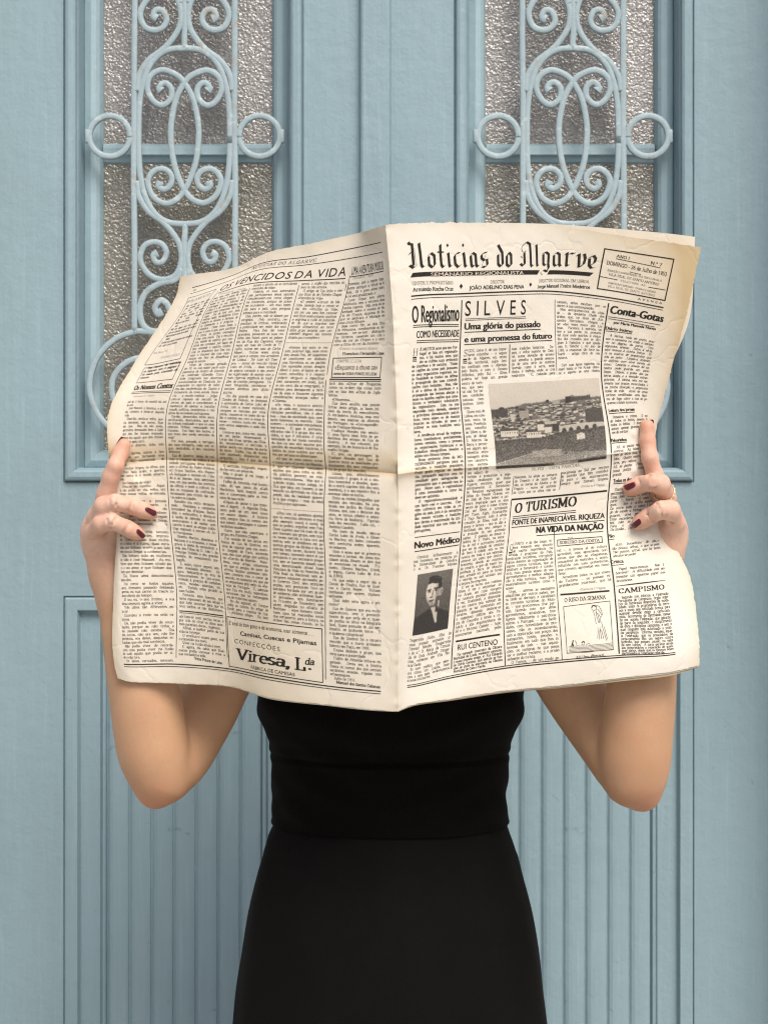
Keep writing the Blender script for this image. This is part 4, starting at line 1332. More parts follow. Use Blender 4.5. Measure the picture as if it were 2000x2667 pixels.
set_block(IR, '''cansam, antes exultam por se
darem à sua contemplação.
  Mas acerquemo-nos da cida-
de — da opulenta Chelb dos
árabes que, no dizer de Ale-
xandre Herculano, chegou a
ser «dez vezes maior que Lis-
boa».  Paremos à entrada, so-
bre a sua ponte, no presumí-
vel local onde aportou a esqua-
dra dos cruzados que se diri-
giam à Palestina e que ajuda-
ram D. Sancho I, no ano de
1189, a conquistar tão forte ba-
luarte — antiga côrte de reis
mouros.

  Com suas águas tagarelas na
maré baixa, o rio Arade ofere-
ce o aspecto de uma ribeira''', (1451, 788), (1457, 974), *R4)
serif_span(IR, 'SILVES — VISTA PARCIAL', (1384, 1225), (1510, 1214), 7.5, (.32, .16), .15, .8)
set_block(IR, '''Nascente, há ainda os pomares
do Enxerim e de Santo Estê-
vão, as hortas da Ribeira e da
Fragura — numa tal sinfonia
de cores que os olhos não se''', (1345, 1246), (1340, 1286), *R3)
set_block(IR, '''marginada ao Sul por terrenos
de aluvião que têm contribuí-
do para o seu assoreamento.
Sempre que fizeram limpeza''', (1469, 1234), (1465, 1263), *R4)
serif_span(IR, '(Conclui na 4.ª Página)', (1513, 1269), (1574, 1265), 5.5, (.28, .15))
IR.rule([(1332, 1301), (1581, 1278)], 4.4)
serif_span(IR, 'O TURISMO', (1340, 1336), (1502, 1317), 27, (.78, .17), 0, .4)
for y_ in (0, 5): IR.rule([(1335, 1346 + y_), (1500, 1329 + y_)], 1.7)
sans(IR, 'FONTE DE INAPRECIÁVEL RIQUEZA', (1334, 1368), (1574, 1349), 14.5, .035); IR.rule([(1332, 1374), (1574, 1355)], 2)
sans(IR, 'NA VIDA DA NAÇÃO', (1397, 1388), (1571, 1378), 17, .06); IR.rule([(1397, 1395), (1571, 1384)], 2)
serif_span(IR, 'Q', (1327, 1434), (1336, 1433), 18, (.3, .12))
for k_, t_ in ((0, 4), (6, 2.4)): IR.rule([(1325, 1440 + k_), (1334, 1439 + k_)], t_)
set_block(IR, '''UANTO, e de tão longe, vi-
mos tratando este assunto
de capital importância na
vida e progresso do País,
lembrando iniciativas, corrigindo
vários defeitos de organização de
alguns centros turísticos, que se
destinam a fomentá-lo e condu-
zi-lo, num grande anseio do seu
aproveitamento e melhor adapta-
ção à vida turística, num país
essencialmente turístico como o
nosso.
  Urge, — atentas as vantagens
adquiridas por outros países, pa-
ra onde se derivam e canalisam
as correntes turísticas do Mun-
do, — que procuremos tirar par-
tido, fazendo com que delas
aproveitemos, atraindo-as, inte-
ligente, hábilmente e patriótica-
mente, a Portugal, — com facili-
dades, com honestidade de pro-
cessos, não os escandalisando,
com a exploração nos preços dos
transportes, hotéis, pensões e,
finalmente, em tudo que lhes in
teressar do país — nas aquisi-
ções, ou compras do que possa
ser o melhor reclamo, e a prisão
enleante do turista.
  O Turista, — de um modo ge-''', (1328, 1421), (1321, 1731), *R3, drop=4, dropw=16)
IR.box([(1451, 1406), (1568, 1398), (1568, 1414), (1453, 1421)], 2.0)
serif_span(IR, 'SOBEIRO DA COSTA', (1457, 1417), (1562, 1410), 8, (.5, .24)); serif_span(IR, 'POR', (1479, 1403), (1492, 1402), 4.5, (.3, .15))
set_block(IR, '''ral, — é pessoa já de cultura
apreciável, com apreciáveis hori
zontes que dão as vilegiaturas,
susceptível de melindre; e, assim,
influindo nas suas preferências,
que convém aproveitar em nosso
favor.
  Acreditem todos os que vivem
do Turismo — ou possam vir
grandemente interessar, que há''', (1450, 1437), (1455, 1529), *R4)
serif_span(IR, '(Conclui na 5.ª Página)', (1511, 1538), (1577, 1533), 5.5, (.28, .15))
IR.rule([(1459, 1549), (1587, 1539)], 4.4)
serif_span(IR, 'O RISO DA SEMANA', (1470, 1568), (1578, 1560), 10.5, (.5, .22))
IR.box([(1467, 1578), (1586, 1568), (1599, 1691), (1477, 1703)], 1.4)
serif_span(IR, 'Ali! Uma alforreca!...', (1500, 1717), (1580, 1709), 8, (.5, .24))
c5 = lambda L: [(1430 + .1206 * x, 1530 + .1206 * y) for x, y in L]
for L in ([(962, 385), (915, 430), (925, 480), (975, 500), (1018, 470), (1015, 430)], [(955, 510), (985, 620), (1000, 720), (1020, 790)], [(1020, 460), (1010, 510), (1050, 590), (1085, 700), (1080, 760)], [(1020, 385), (1080, 410), (1130, 500), (1150, 590), (1120, 640)],
          [(1045, 460), (1100, 540), (1140, 600), (1125, 640)], [(1010, 500), (1020, 600), (1060, 720), (1070, 770), (1110, 740), (1110, 650), (1060, 560)], [(1050, 860), (1060, 960), (1045, 1100)], [(1100, 850), (1090, 1000), (1085, 1120)], [(1130, 740), (1160, 880), (1240, 1150)],
          [(1190, 850), (1260, 1120)], [(1105, 900), (1130, 1110)], [(1130, 920), (1180, 1110)], [(560, 1150), (590, 1200), (600, 1260)], [(700, 1215), (720, 1170), (760, 1170), (772, 1220), (740, 1245), (705, 1230)], [(790, 1250), (830, 1220), (870, 1215), (880, 1240)]):
    IR.rule(c5(L), .9, step=4)
for L, t_ in (([(920, 440), (930, 400), (965, 390), (1010, 405), (1015, 430)], 2.8), ([(520, 1140), (505, 1210), (480, 1280)], 2.6), ([(500, 1200), (525, 1270)], 3.0), ([(705, 1200), (740, 1160), (770, 1195)], 2.2)): IR.rule(c5(L), t_, step=3)
for k_ in range(6):
    y_ = 1255 + k_ * 28; IR.rule(c5([(430, y_ + 25), (620, y_ + 10), (820, y_ + 12), (1000, y_ - 18), (1180, y_ - 30), (1370, y_ - 60)]), .75, step=3)
sans(IR, 'Conta-Gotas', (1588, 815), (1725, 838), 24, .045, .08)
for k_ in (0, 5): IR.rule([(1584, 824 + k_), (1720 - 3 * k_, 846 + k_)], 1.7)
sans(IR, 'por Maria Manuela Nunes', (1598, 842), (1707, 859), 8, .045); sans(IR, 'Diário íntimo', (1577, 857), (1646, 866), 9, .045); IR.rule([(1577, 861), (1646, 869)], 1.8)
IT = dict(pen=(.5, .24), italic=.24)
set_block(IR, '''  A varina, toda de preto, pou-
sou a canastra no chão e sentou-
-se no degrau da porta.  Uns
segundos, apenas.  Estou a vê-la,
aqui mesmo à minha frente.  Ti-
ra os cueiros de pequenino que
trás ao peito.  Limpa-o, enquan-
to chilreia com uma careta de
mimo.  Levanta o oleado da ca-
nastra onde guarda um pano
limpo.  Depois, o poder das pa-
lavras acaba e a emoção estran-
gula-me.  A varina, sem me ver,
levanta nos braços musculados e
na minha direcção, o pequenino
botão de vida.  Atrás de umas
cortinas rendilhadas uma lágri-
ma de fogo cobre a rua de pe-
quenos cristais luminosos.''', (1576, 874), (1584, 1052), *R5, **IT)
sans(IR, 'Leitura dos jornais', (1586, 1073), (1653, 1069), 9, .04); IR.rule([(1586, 1077), (1653, 1073)], 1.8)
set_block(IR, '''  Desastres e crimes.  O mo
de todos os feitios, desastre de
todos os feitios.  E dizer-se que
somos apenas grandes produto-
res de cortiça!''', (1587, 1090), (1591, 1130), *R5, **IT)
sans(IR, 'Pelourinhos', (1592, 1151), (1632, 1148), 9, .04); IR.rule([(1593, 1154), (1632, 1151)], 1.8)
set_block(IR, '''  Ali, as pautas nos compridos
montras.  Ali, falava de um dia
com as letras nuas, nomes ama-
lidos.  Quatro valores, cinco va-
lores, pro valores.  BURRO. —
Ali, as pautas.  Pelourinhos da
nossa justiça.  Afasto-me sa
grande.''', (1594, 1169), (1597, 1240), *R5, **IT)
sans(IR, 'Todos os dias', (1597, 1257), (1645, 1252), 9.5, .035); IR.rule([(1597, 1260), (1645, 1256)], 1.8)
set_block(IR, '''  Diante do espelho ela ex-
perimenta um penteado novo.
Uma leve franja, a cobrir uma
parte da fronte.  O cabelo ar-
queia sobre a orelha esquerda.
Do outro lado, o cabelo é frisa-
do de modo a formar ondas irre-
gulares, uma pequena escada.
Uma escadaria que, sendo bre-
bel, não se sabe aonde vai.
Para o reino do sonho?
Da ilusão...  Do naufrágio...''', (1594, 1279), (1584, 1383), *R5, **IT)
sans(IR, 'Pão', (1584, 1401), (1600, 1399), 10, .035); IR.rule([(1584, 1406), (1600, 1404)], 1.8)
set_block(IR, '''  «Um bocadinho de pão...»
tão pouco, afinal, o que se pede.
Tão pouco, afinal, que há tantos
séculos se pede!''', (1586, 1423), (1588, 1452), *R5, **IT)
sans(IR, 'Crítica', (1590, 1468), (1624, 1465), 10, .035); IR.rule([(1591, 1473), (1624, 1470)], 1.8)
set_block(IR, '''  Papel mata-moscas.  Não é
horrível?  A dificuldade está em
inventar um «gostoso papel ma-
ta-moscas».''', (1594, 1487), (1599, 1517), *R5, **IT)
IR.rule([(1604, 1527), (1734, 1511)], 3.2, taper=True)
serif_span(IR, 'CAMPISMO', (1611, 1546), (1732, 1534), 12, (.62, .3), 0, .4)
set_block(IR, '''  Segundo nos informa a Federação
Portuguesa de Campismo, órgão supe-
rior da hierárquia desportiva da moda-
lidade, todos os proprietários de terre-
nos a quem seja solicitada licença para
acampar deverão exigir a carta-cam-
pista, documento de identidade, passa-
do por aquela Federação, que garante,
da parte do possuidor, o cumprimento
da ética e disciplina campistas, e sem o
qual ninguém está autorizado a prati-
car campismo.  Informa, também, aque-
la Federação, que os possuidores da
carta-campista têm um seguro contra
incêndio, que possam causar, no valor
de cem contos.  A carta garante ainda,
aos proprietários a reparação de quais-
quer danos, desde que os mesmos sejam
participados à Federação referida.''', (1605, 1561), (1621, 1705), *R5, size=.88, pen=(.5, .27))
IR.rule([(46, 1199), (782, 1199)], 2.2, px=False); IR.rule([(46, 1205), (782, 1205)], 3.0, px=False)
# ---------------------------------------------------------------- newspaper objects
def paper_mat():
    m, n, b = mat('aged_newsprint'); co = objco(n)
    base = ramp(n, noise(n, 7, 5, .6, co).outputs[0], [(.3, (.70, .648, .552)), (.7, (.78, .735, .655))]).outputs[0]
    at_ = N_(n, 'ShaderNodeAttribute'); at_.attribute_name = 'stain_shade'
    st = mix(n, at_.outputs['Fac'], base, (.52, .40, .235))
    fx = noise(n, 26, 6, .7, co); st = mix(n, ramp(n, fx.outputs[0], [(.60, (0, 0, 0)), (.78, (.35, .35, .35))]).outputs[0], st, (.62, .50, .34))
    sp = noise(n, 160, 3, .5, co); st = mix(n, ramp(n, sp.outputs[0], [(.75, (0, 0, 0)), (.80, (.5, .5, .5))]).outputs[0], st, (.42, .30, .18))
    n.links.new(st, b.inputs['Base Color']); b.inputs['Roughness'].default_value = .78; b.inputs['Specular IOR Level'].default_value = .25
    h = bump(n, b, noise(n, 420, 3, .6, co).outputs[0], .12, .0006)
    vc = N_(n, 'ShaderNodeTexVoronoi', feature='DISTANCE_TO_EDGE'); vc.inputs['Scale'].default_value = 11
    wq = noise(n, 16, 3, .6, co); n.links.new(mix(n, .09, co, wq.outputs['Color'], 'ADD'), vc.inputs['Vector'])
    h = bump(n, b, ramp(n, vc.outputs['Distance'], [(0, (0, 0, 0)), (.035, (1, 1, 1))]).outputs[0], .32, .0008, h)
    bump(n, b, noise(n, 42, 5, .6, co, .6).outputs[0], .20, .0014, h)
    return m
M_PAPER = paper_mat()
def ink_mat():
    m, n, b = mat('printing_ink'); co = objco(n)
    c = ramp(n, noise(n, 900, 3, .6, co).outputs[0], [(.35, (.012, .010, .008)), (.8, (.050, .044, .036))]).outputs[0]
    n.links.new(c, b.inputs['Base Color']); b.inputs['Roughness'].default_value = .7; b.inputs['Specular IOR Level'].default_value = .2
    return m
M_INK = ink_mat()
M_UNINK = plain('bare_newsprint', (.72, .64, .53), .8, 0, .2)
def halftone_mat():
    m, n, b = mat('halftone_print'); a_ = N_(n, 'ShaderNodeAttribute'); a_.attribute_name = 'tone'
    n.links.new(a_.outputs['Color'], b.inputs['Base Color']); b.inputs['Roughness'].default_value = .65; b.inputs['Specular IOR Level'].default_value = .25; return m
M_HALF = halftone_mat()

NP = thing('newspaper', (0, -.05, 1.12), 'yellowed old broadsheet newspaper held wide open in front of the face', 'newspaper')
def stain_shade_of(pg, u, v):  # browned edges and fold, plus shade put into the paper colour
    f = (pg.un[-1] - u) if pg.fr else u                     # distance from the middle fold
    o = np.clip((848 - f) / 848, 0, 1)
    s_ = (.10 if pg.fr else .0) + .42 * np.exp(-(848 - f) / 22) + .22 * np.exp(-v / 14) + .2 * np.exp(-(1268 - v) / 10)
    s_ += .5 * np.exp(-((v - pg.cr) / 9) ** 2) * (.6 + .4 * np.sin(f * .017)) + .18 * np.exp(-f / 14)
    if not pg.fr: s_ += .85 * np.clip((f - 430) / 400, 0, 1) * np.clip((330 - v) / 330, 0, 1) + .40 * np.clip((f - 740) / 100, 0, 1) * np.clip((620 - v) / 300, 0, 1) + .3 * np.exp(-np.abs(v - pg.cr - 10) / 14) * np.clip(1 - f / 600, 0, 1)  # tan towards the top outer corner; shade below the crease put into colour
    else: s_ += .48 * np.exp(-((v - pg.cr + 26) / 30) ** 2) + .10 + .28 * np.exp(-((f - 400) / 150) ** 2) * np.clip((v - 500) / 300, 0, 1)  # left page: shade above the crease and on the middle columns, as colour
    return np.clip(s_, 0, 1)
def add_stain_shade(o, vals):
    a_ = o.data.attributes.new('stain_shade', 'FLOAT', 'POINT'); a_.data.foreach_set('value', np.asarray(vals, np.float32))
def page_mesh(name, pg, inks, nu=150, nv=230, lift=.00028):
    un = np.linspace(pg.un[0], pg.un[-1], nu)
    vn = np.sort(np.concatenate([np.linspace(0, 1268, nv), pg.cr + np.linspace(-24, 24, 25)]))
    U, V = np.meshgrid(un, vn); uu, vv = U.ravel(), V.ravel(); nvv = len(vn)
    jig = np.zeros_like(uu)
    e_ = (V == vn[-1]).ravel() | (V == vn[0]).ravel(); jig[e_] = RNG.normal(0, .8, e_.sum())
    je = np.zeros_like(uu); e_ = (U == (un[0] if pg.fr else un[-1])).ravel(); je[e_] = RNG.normal(0, 1.0, e_.sum())
    X = [pg.P(uu + je, vv + jig)]; n0 = len(uu)
    F = [[j * nu + i, j * nu + i + 1, (j + 1) * nu + i + 1, (j + 1) * nu + i] for j in range(nvv - 1) for i in range(nu - 1)]
    MI = [0] * len(F); S = [stain_shade_of(pg, uu, vv)]; base = n0
    for k, (ink, mi) in enumerate(inks):
        W, FI = ink.fine(np.vstack(ink.V)); X.append(pg.P(W[:, 0], W[:, 1], lift * (1 + k))); S.append(np.zeros(len(W)))
        F += [[i + base for i in f] for f in FI]; MI += [mi] * len(FI)
        base += len(W)
    o = mesh_obj(name, np.vstack(X), F, [M_PAPER, M_INK, M_UNINK], NP, True, MI, NP.location); add_stain_shade(o, np.concatenate(S)); return o
page_mesh('inside_page', LP, [(IL, 1)])
page_mesh('front_page', RP, [(IR, 1), (IW, 2)])

# second sheet lying behind, showing at the top right corner and along the foot
def back_sheet(name, pg, dpx, dpy, off, dd, st=.35):
    q_ = Page(pg.un, pg.vn, pg.G[..., 0] + dpx, pg.G[..., 1] + dpy, pg.G[..., 2] + dd, pg.cr, pg.amp, pg.fr)
    nu, nv = 90, 140; U, V = np.meshgrid(np.linspace(pg.un[0], pg.un[-1], nu), np.linspace(0, 1268, nv)); uu, vv = U.ravel(), V.ravel()
    F = [[j * nu + i, j * nu + i + 1, (j + 1) * nu + i + 1, (j + 1) * nu + i] for j in range(nv - 1) for i in range(nu - 1)]
    o = mesh_obj(name, q_.P(uu, vv, -off), F, [M_PAPER], NP, True, None, NP.location); add_stain_shade(o, np.clip(stain_shade_of(pg, uu, vv) * st + (st > .5) * .8 * np.exp(-(1268 - vv) / 12), 0, 1)); return q_
z = np.zeros
dx_, dy_, dd_ = z((8, 8)), z((8, 8)), z((8, 8))
dy_[0] = [2, 2, 1, 0, -5, -18, -25, -27]; dx_[0] = [0, 0, 0, 0, 0, -4, -10, -16]; dx_[1] = [0, 0, 0, 0, 0, -1, -2, 10]; dx_[2:6, 6:] = [-3, -8]
dd_[0] = [0, 0, 0, 0, .003, .008, .012, .014]; dd_[1] = [0, 0, 0, 0, .001, .003, .004, .005]; dy_[7] = [1.5, 2, 3, 3.5, 3.5, 3.5, 4, 4]; dx_[7] = [0, 0, 0, 0, 0, 0, 0, -3]
back_sheet('inner_sheet', RP, dx_, dy_, .0016, dd_)
dx_, dy_, dd_ = z((8, 8)), z((8, 8)), z((8, 8)); dy_[7] = [2, 3.5, 5, 6, 7, 9, 9.5, 7]; dy_[0] = 3; dx_[:, 7] = -4; dx_[7, 7] = -8; dx_[0, 6:] = -20; dy_[0, 6:] = 6
back_sheet('inner_sheet', RP, dx_, dy_, .0030, dd_, .85)
dx_, dy_, dd_ = z((10, 8)), z((10, 8)), z((10, 8))
dy_[9] = [0, 1, 1.5, 2, 3, 3, 2.5, 1.5]; dy_[0] = 3; dx_[:, 0] = 5
back_sheet('inner_sheet', LP, dx_, dy_, .0016, dd_)

# halftone photographs
def tone_sheet(name, pg, c, nu, nv, tone, lift=.0004):
    q_ = pg.inv([a_ for a_, _ in c], [b_ for _, b_ in c])
    s_, t_ = np.meshgrid(np.linspace(0, 1, nu), np.linspace(0, 1, nv)); s_, t_ = s_.ravel(), t_.ravel()
    uv = (q_[0] * ((1 - s_) * (1 - t_))[:, None] + q_[1] * (s_ * (1 - t_))[:, None] + q_[2] * (s_ * t_)[:, None] + q_[3] * ((1 - s_) * t_)[:, None])
    F = [[j * nu + i, j * nu + i + 1, (j + 1) * nu + i + 1, (j + 1) * nu + i] for j in range(nv - 1) for i in range(nu - 1)]
    o = mesh_obj(name, pg.P(uv[:, 0], uv[:, 1], lift), F, [M_HALF], NP, True, None, NP.location)
    g = np.clip(tone, 0, 1)[..., None]; ink_, pap = np.array([.035, .032, .030]), np.array([.70, .63, .53])
    rgb = (ink_ + (pap - ink_) * g ** 1.9).reshape(-1, 3); a_ = o.data.color_attributes.new('tone', 'FLOAT_COLOR', 'POINT')
    a_.data.foreach_set('color', np.hstack([rgb, np.ones((len(rgb), 1))]).astype(np.float32).ravel()); return o
def blur(T, k=1):
    for _ in range(k):
        P = np.pad(T, 1, mode='edge'); T = (P[:-2, 1:-1] + P[2:, 1:-1] + P[1:-1, :-2] + P[1:-1, 2:] + 2 * P[1:-1, 1:-1]) / 6
    return T
# hill town with a castle, a bridge and a dark field (frame 0..100 wide, 0..72 high)
NUT, NVT = 260, 190
X, Y = np.meshgrid(np.linspace(0, 100, NUT), np.linspace(0, 72, NVT)); T = np.full(X.shape, .86) + .04 * (1 - Y / 20)
def fill(msk, val): T[msk] = val
sk = np.interp(X[0], [0, 10, 20, 30, 42, 50, 55, 62, 68, 74, 76, 90, 91, 100], [21.5, 21, 20, 18, 17.5, 17, 17.5, 16.5, 16, 13.5, 15, 15, 17, 16.5]) + RNG.normal(0, .4, NUT)
fill(Y > sk[None, :], .40)
def rect(x0, x1, y0, y1, v): fill((X >= x0) & (X <= x1) & (Y >= y0) & (Y <= y1), v)
for row in range(16):
    yy = 21 + row * 1.75; n_ = 34 - row
    for _ in range(n_):
        x_ = RNG.uniform(-2, 100); w_ = RNG.uniform(1.5, 4.0) * (1 + row * .06); h_ = RNG.uniform(.9, 1.9) * (1 + row * .05); y_ = yy + RNG.uniform(-.8, .8) - (1.2 if x_ > 30 else -1.5)
        if x_ > 82 and row > 7: continue
        rect(x_, x_ + w_, y_, y_ + h_, RNG.uniform(.62, .92)); rect(x_ - .2, x_ + w_ * RNG.uniform(.5, 1.1), y_ - .9, y_, RNG.uniform(.15, .42))
        if RNG.random() < .4: rect(x_ + .4, x_ + .8, y_ + .3, y_ + .9, .2)
    for _ in range(7):
        x_ = RNG.uniform(0, 100); fill(((X - x_) / RNG.uniform(1.2, 3)) ** 2 + ((Y - yy) / RNG.uniform(.6, 1.3)) ** 2 < 1, RNG.uniform(.12, .3))
rect(67, 72, 14.2, 19.5, .16); rect(72, 90, 15.6, 18.4, .24); rect(86, 89, 15, 18.6, .3); rect(75, 80, 15, 16, .3); rect(55, 62, 16.5, 20, .66)
fill(((X - 50.5) / 1.6) ** 2 + ((Y - 17) / 1.2) ** 2 < 1, .12); fill((X > 84) & (Y > 27) & (Y < 46), .27); fill((X < 14) & (Y > 22) & (Y < 28), .25)
rect(24, 33, 24, 30, .62); rect(16, 20, 26, 31, .8)
for x0, x1, y0 in ((6, 22, 40), (29, 44, 42), (47, 53, 38.5), (40, 46, 36)): rect(x0, x1, y0, y0 + 5.2, .90); rect(x0 - .4, x1 + .3, y0 - 2.2, y0, .26)
for x_ in np.arange(7.5, 44, 2.2): rect(x_, x_ + .6, 41.2 + (x_ > 28) * 1.6, 42.6 + (x_ > 28) * 1.6, .15)
rect(54, 60, 36, 43, .2); rect(47, 58, 34, 36.5, .78)
fill((X > 60) & (Y > 38.2 + ((X - 75) / 28) ** 2 * 2) & (Y < 44), .80)
for x_ in (64.5, 70.5, 77, 84, 91): fill(((X - x_) / 2) ** 2 + ((Y - 43.6) / 3.2) ** 2 < 1, .22)
fld = np.interp(X[0], [0, 22, 45, 60, 100], [48.2, 47.2, 47, 44, 43.2]); fill(Y > fld[None, :], .33)
fill((Y > fld[None, :]) & (Y < fld[None, :] + 3) & (RNG.random(X.shape) < .3), .18)
rect(75, 82, 47.5, 52, .90); fill((Y > 46.2 + np.abs(X - 78.5) * .35) & (Y < 48) & (np.abs(X - 78.5) < 3.6), .88)
fill(Y > np.interp(X[0], [0, 48, 78, 100], [68, 57, 63, 64.5])[None, :], .50); fill((Y > 58) & (Y < 64) & (np.abs(X - 48) < 14), .60); rect(65, 67, 61, 63, .25)
fill(np.abs(Y - np.interp(X[0], [0, 48, 49], [68, 57, 90])[None, :]) < .35, .66)
fill(Y > 69.8, .16); fill((Y > 68.6) & (Y <= 69.8) & (RNG.random(X.shape) < .7), .62); fill((Y > 69.4) & (X > 55) & (X < 76), .60)
grain = RNG.normal(0, 1, T.shape)
T = blur(T, 1) + blur(grain, 1) * np.where(Y > fld[None, :], .16, np.where(Y < sk[None, :], .03, .07))
tone_sheet('printed_town_photo', RP, [(1272, 1000), (1560, 984), (1579, 1194), (1292, 1221)], NUT, NVT, T)
# portrait of a man in a dark suit, three-quarter view
NUP, NVP = 110, 150
X, Y = np.meshgrid(np.linspace(0, 76, NUP), np.linspace(0, 116, NVP)); T = .27 + .12 * np.clip(1 - Y / 70, 0, 1) + 0 * X
def ell(cx, cy, rx, ry, v, rot=0.0):
    c_, s_ = math.cos(rot), math.sin(rot); a_ = (X - cx) * c_ + (Y - cy) * s_; b_ = -(X - cx) * s_ + (Y - cy) * c_
    fill((a_ / rx) ** 2 + (b_ / ry) ** 2 < 1, v)
Y = Y + 10
fill((Y > 78 + np.abs(X - 40) * .45), .07)
fill((X > 34) & (X < 52) & (Y > 62) & (Y < 84), .34)
ell(39.5, 41, 15.5, 20, .09); ell(37, 50, 15.5, 24, .78); ell(33, 46, 11, 18, .90); ell(48.5, 53, 6, 18, .58)
ell(40, 25.5, 14.5, 7.5, .08, .22); ell(50.5, 35, 3.2, 10, .08); ell(30, 29, 6, 3.2, .10, -.5); ell(44, 22.5, 7, .8, .30, .25)
ell(54, 51, 3.6, 8, .70, .25); ell(54.5, 51, 1.8, 5, .46, .25)
ell(28, 45, 4.6, 1.5, .10, -.15); ell(43, 43, 6, 1.6, .10, .1); ell(28.5, 48.2, 3.6, 2.2, .50); ell(43, 46.8, 4.6, 2.2, .48); ell(29, 48.4, 1.5, 1.2, .1); ell(43, 47, 1.8, 1.3, .1); ell(36.2, 53, 1.5, 8, .50); ell(33, 59.5, 3.8, 1.3, .30)
ell(34, 66, 6.5, 1.3, .14, -.05); ell(34, 68.8, 4.8, 1.3, .44); ell(36, 73.5, 7, 2.4, .60); ell(48, 67, 5, 9, .28, .3)
fill((Y > 80) & (Y < 110) & (X > 35 + (Y - 80) * .38) & (X < 49 + (Y - 80) * .05), .80); fill((Y > 78) & (X > 45) & (X < 49 + (Y - 78) * .1) & (Y < 90), .10); fill((Y > 68) & (Y < 80) & (X > 49) & (X < 52.5), .72)
T = blur(T, 3) + blur(RNG.normal(0, 1, T.shape), 1) * .07
tone_sheet('printed_portrait', RP, [(1088, 1497), (1180, 1481), (1166, 1637), (1074, 1656)], NUP, NVP, T)
# ------------------------------------------------------------------ the woman behind the paper
X0, YB = .0065, .27                                  # middle of the torso
PER = thing('person', (X0, YB, 0), 'woman in black top and skirt hidden behind an open newspaper, elbows bent', 'person')
PRG = []                                              # chains: (points, radii, k, group)
def chain(pts, rad, k=.004): return (np.array(pts, float), np.array(rad, float), k)
def smin(a_, b_, k):
    h = np.maximum(k - np.abs(a_ - b_), 0) / k
    return np.minimum(a_, b_) - h * h * k * .25
def d_chain(P, ch):
    pts, rad, k = ch; d = np.full(len(P), 1.0)
    lo, hi = (pts - rad[:, None]).min(0) - .03, (pts + rad[:, None]).max(0) + .03
    msk = np.all((P > lo) & (P < hi), 1)
    if not msk.any(): return d
    Q = P[msk]; r = np.full(len(Q), 1.0)
    for a_, b_, ra, rb in zip(pts[:-1], pts[1:], rad[:-1], rad[1:]):
        ab = b_ - a_; t = np.clip((Q - a_) @ ab / (ab @ ab + 1e-12), 0, 1)
        r = smin(r, np.linalg.norm(Q - a_ - t[:, None] * ab, axis=1) - (ra + (rb - ra) * t), k)
    d[msk] = r; return d
def d_ell(P, c, r, k=0):
    Q = (P - np.array(c)) / np.array(r); return (np.linalg.norm(Q, axis=1) - 1) * min(r)
def d_loft(P, sec):
    s_ = np.array(sec)[::-1] if sec[0][0] > sec[-1][0] else np.array(sec)
    z_ = P[:, 2]; a_ = np.interp(z_, s_[:, 0], s_[:, 1]); b_ = np.interp(z_, s_[:, 0], s_[:, 2]); cy = np.interp(z_, s_[:, 0], s_[:, 3])
    q_ = (np.sqrt(((P[:, 0] - X0) / a_) ** 2 + ((P[:, 1] - cy) / b_) ** 2) - 1) * np.minimum(a_, b_)
    return np.maximum(q_, np.maximum(s_[0, 0] - z_, z_ - s_[-1, 0]))

def pc(L):
    """chain from (photo x, photo y, depth, radius in photo pixels)"""
    L = np.array(L, float); s = PXM * (DCAM + L[:, 2]) / DCAM
    return chain(at(L[:, 0], L[:, 1], L[:, 2]), L[:, 3] * s)
def pcs(L): return pc(catmull(L, 5))
pdl = lambda x, y: LP.depth(x, y)
pdr = lambda x, y: RP.depth(x, y)
F8 = .0078
TORSO = [(.72, .155, .105, .28), (.80, .160, .110, .275), (.87, .158, .110, .275), (.96, .140, .098, .27), (1.03, .122, .084, .268), (1.11, .122, .084, .268), (1.18, .136, .098, .262), (1.25, .140, .09, .268), (1.30, .13, .07, .275), (1.335, .08, .05, .28)]
BODY_CH = [chain([(X0, .285, 1.27), (X0, .275, 1.36), (X0, .262, 1.44)], [.062, .053, .055], .02)]
for s_ in (-1, 1):
    BODY_CH += [chain([(X0 + s_ * .075, .275, 1.325), (X0 + s_ * .135, .265, 1.298)], [.045, .052], .02),
                chain([(X0 + s_ * .085, .28, .80), (X0 + s_ * .075, .265, .46), (X0 + s_ * .072, .285, .36), (X0 + s_ * .066, .29, .09)], [.082, .052, .050, .033], .01),
                chain([(X0 + s_ * .066, .295, .055), (X0 + s_ * .075, .16, .022)], [.032, .022], .01),
                chain([(X0 + s_ * .055, .205, 1.195), (X0 + s_ * .055, .215, 1.225)], [.045, .045], .01)]
ARMS = [
 [pcs([(690, 1535, .245, 92), (640, 1640, .215, 90), (571, 1764, .178, 85), (529, 1856, .152, 83), (469, 1962, .116, 82), (426, 2006, .094, 80)]),
  pcs([(416, 2022, .086, 74), (408, 1985, .085, 84), (396, 1935, .084, 91), (376, 1806, .082, 89), (346, 1680, .084, 74), (322, 1590, .086, 58), (311, 1532, .087, 48)]),
  pc([(402, 2074, .090, 22), (420, 2040, .09, 50)])],
 [pcs([(1375, 1520, .245, 92), (1410, 1630, .215, 90), (1467, 1745, .178, 86), (1530, 1846, .152, 84), (1597, 1944, .116, 82), (1638, 2004, .096, 80)]),
  pcs([(1652, 2022, .086, 80), (1653, 1985, .085, 87), (1655, 1935, .084, 91), (1667, 1822, .082, 89), (1684, 1700, .084, 74), (1694, 1600, .086, 57), (1700, 1545, .087, 47)]),
  pc([(1678, 2080, .090, 26), (1656, 2042, .09, 52)])]]
tl1, tl2, tl3 = pdl(325, 1165), pdl(392, 1338), pdl(362, 1393)
tr1, tr2, tr3 = pdr(1685, 1108), pdr(1640, 1272), pdr(1662, 1363)
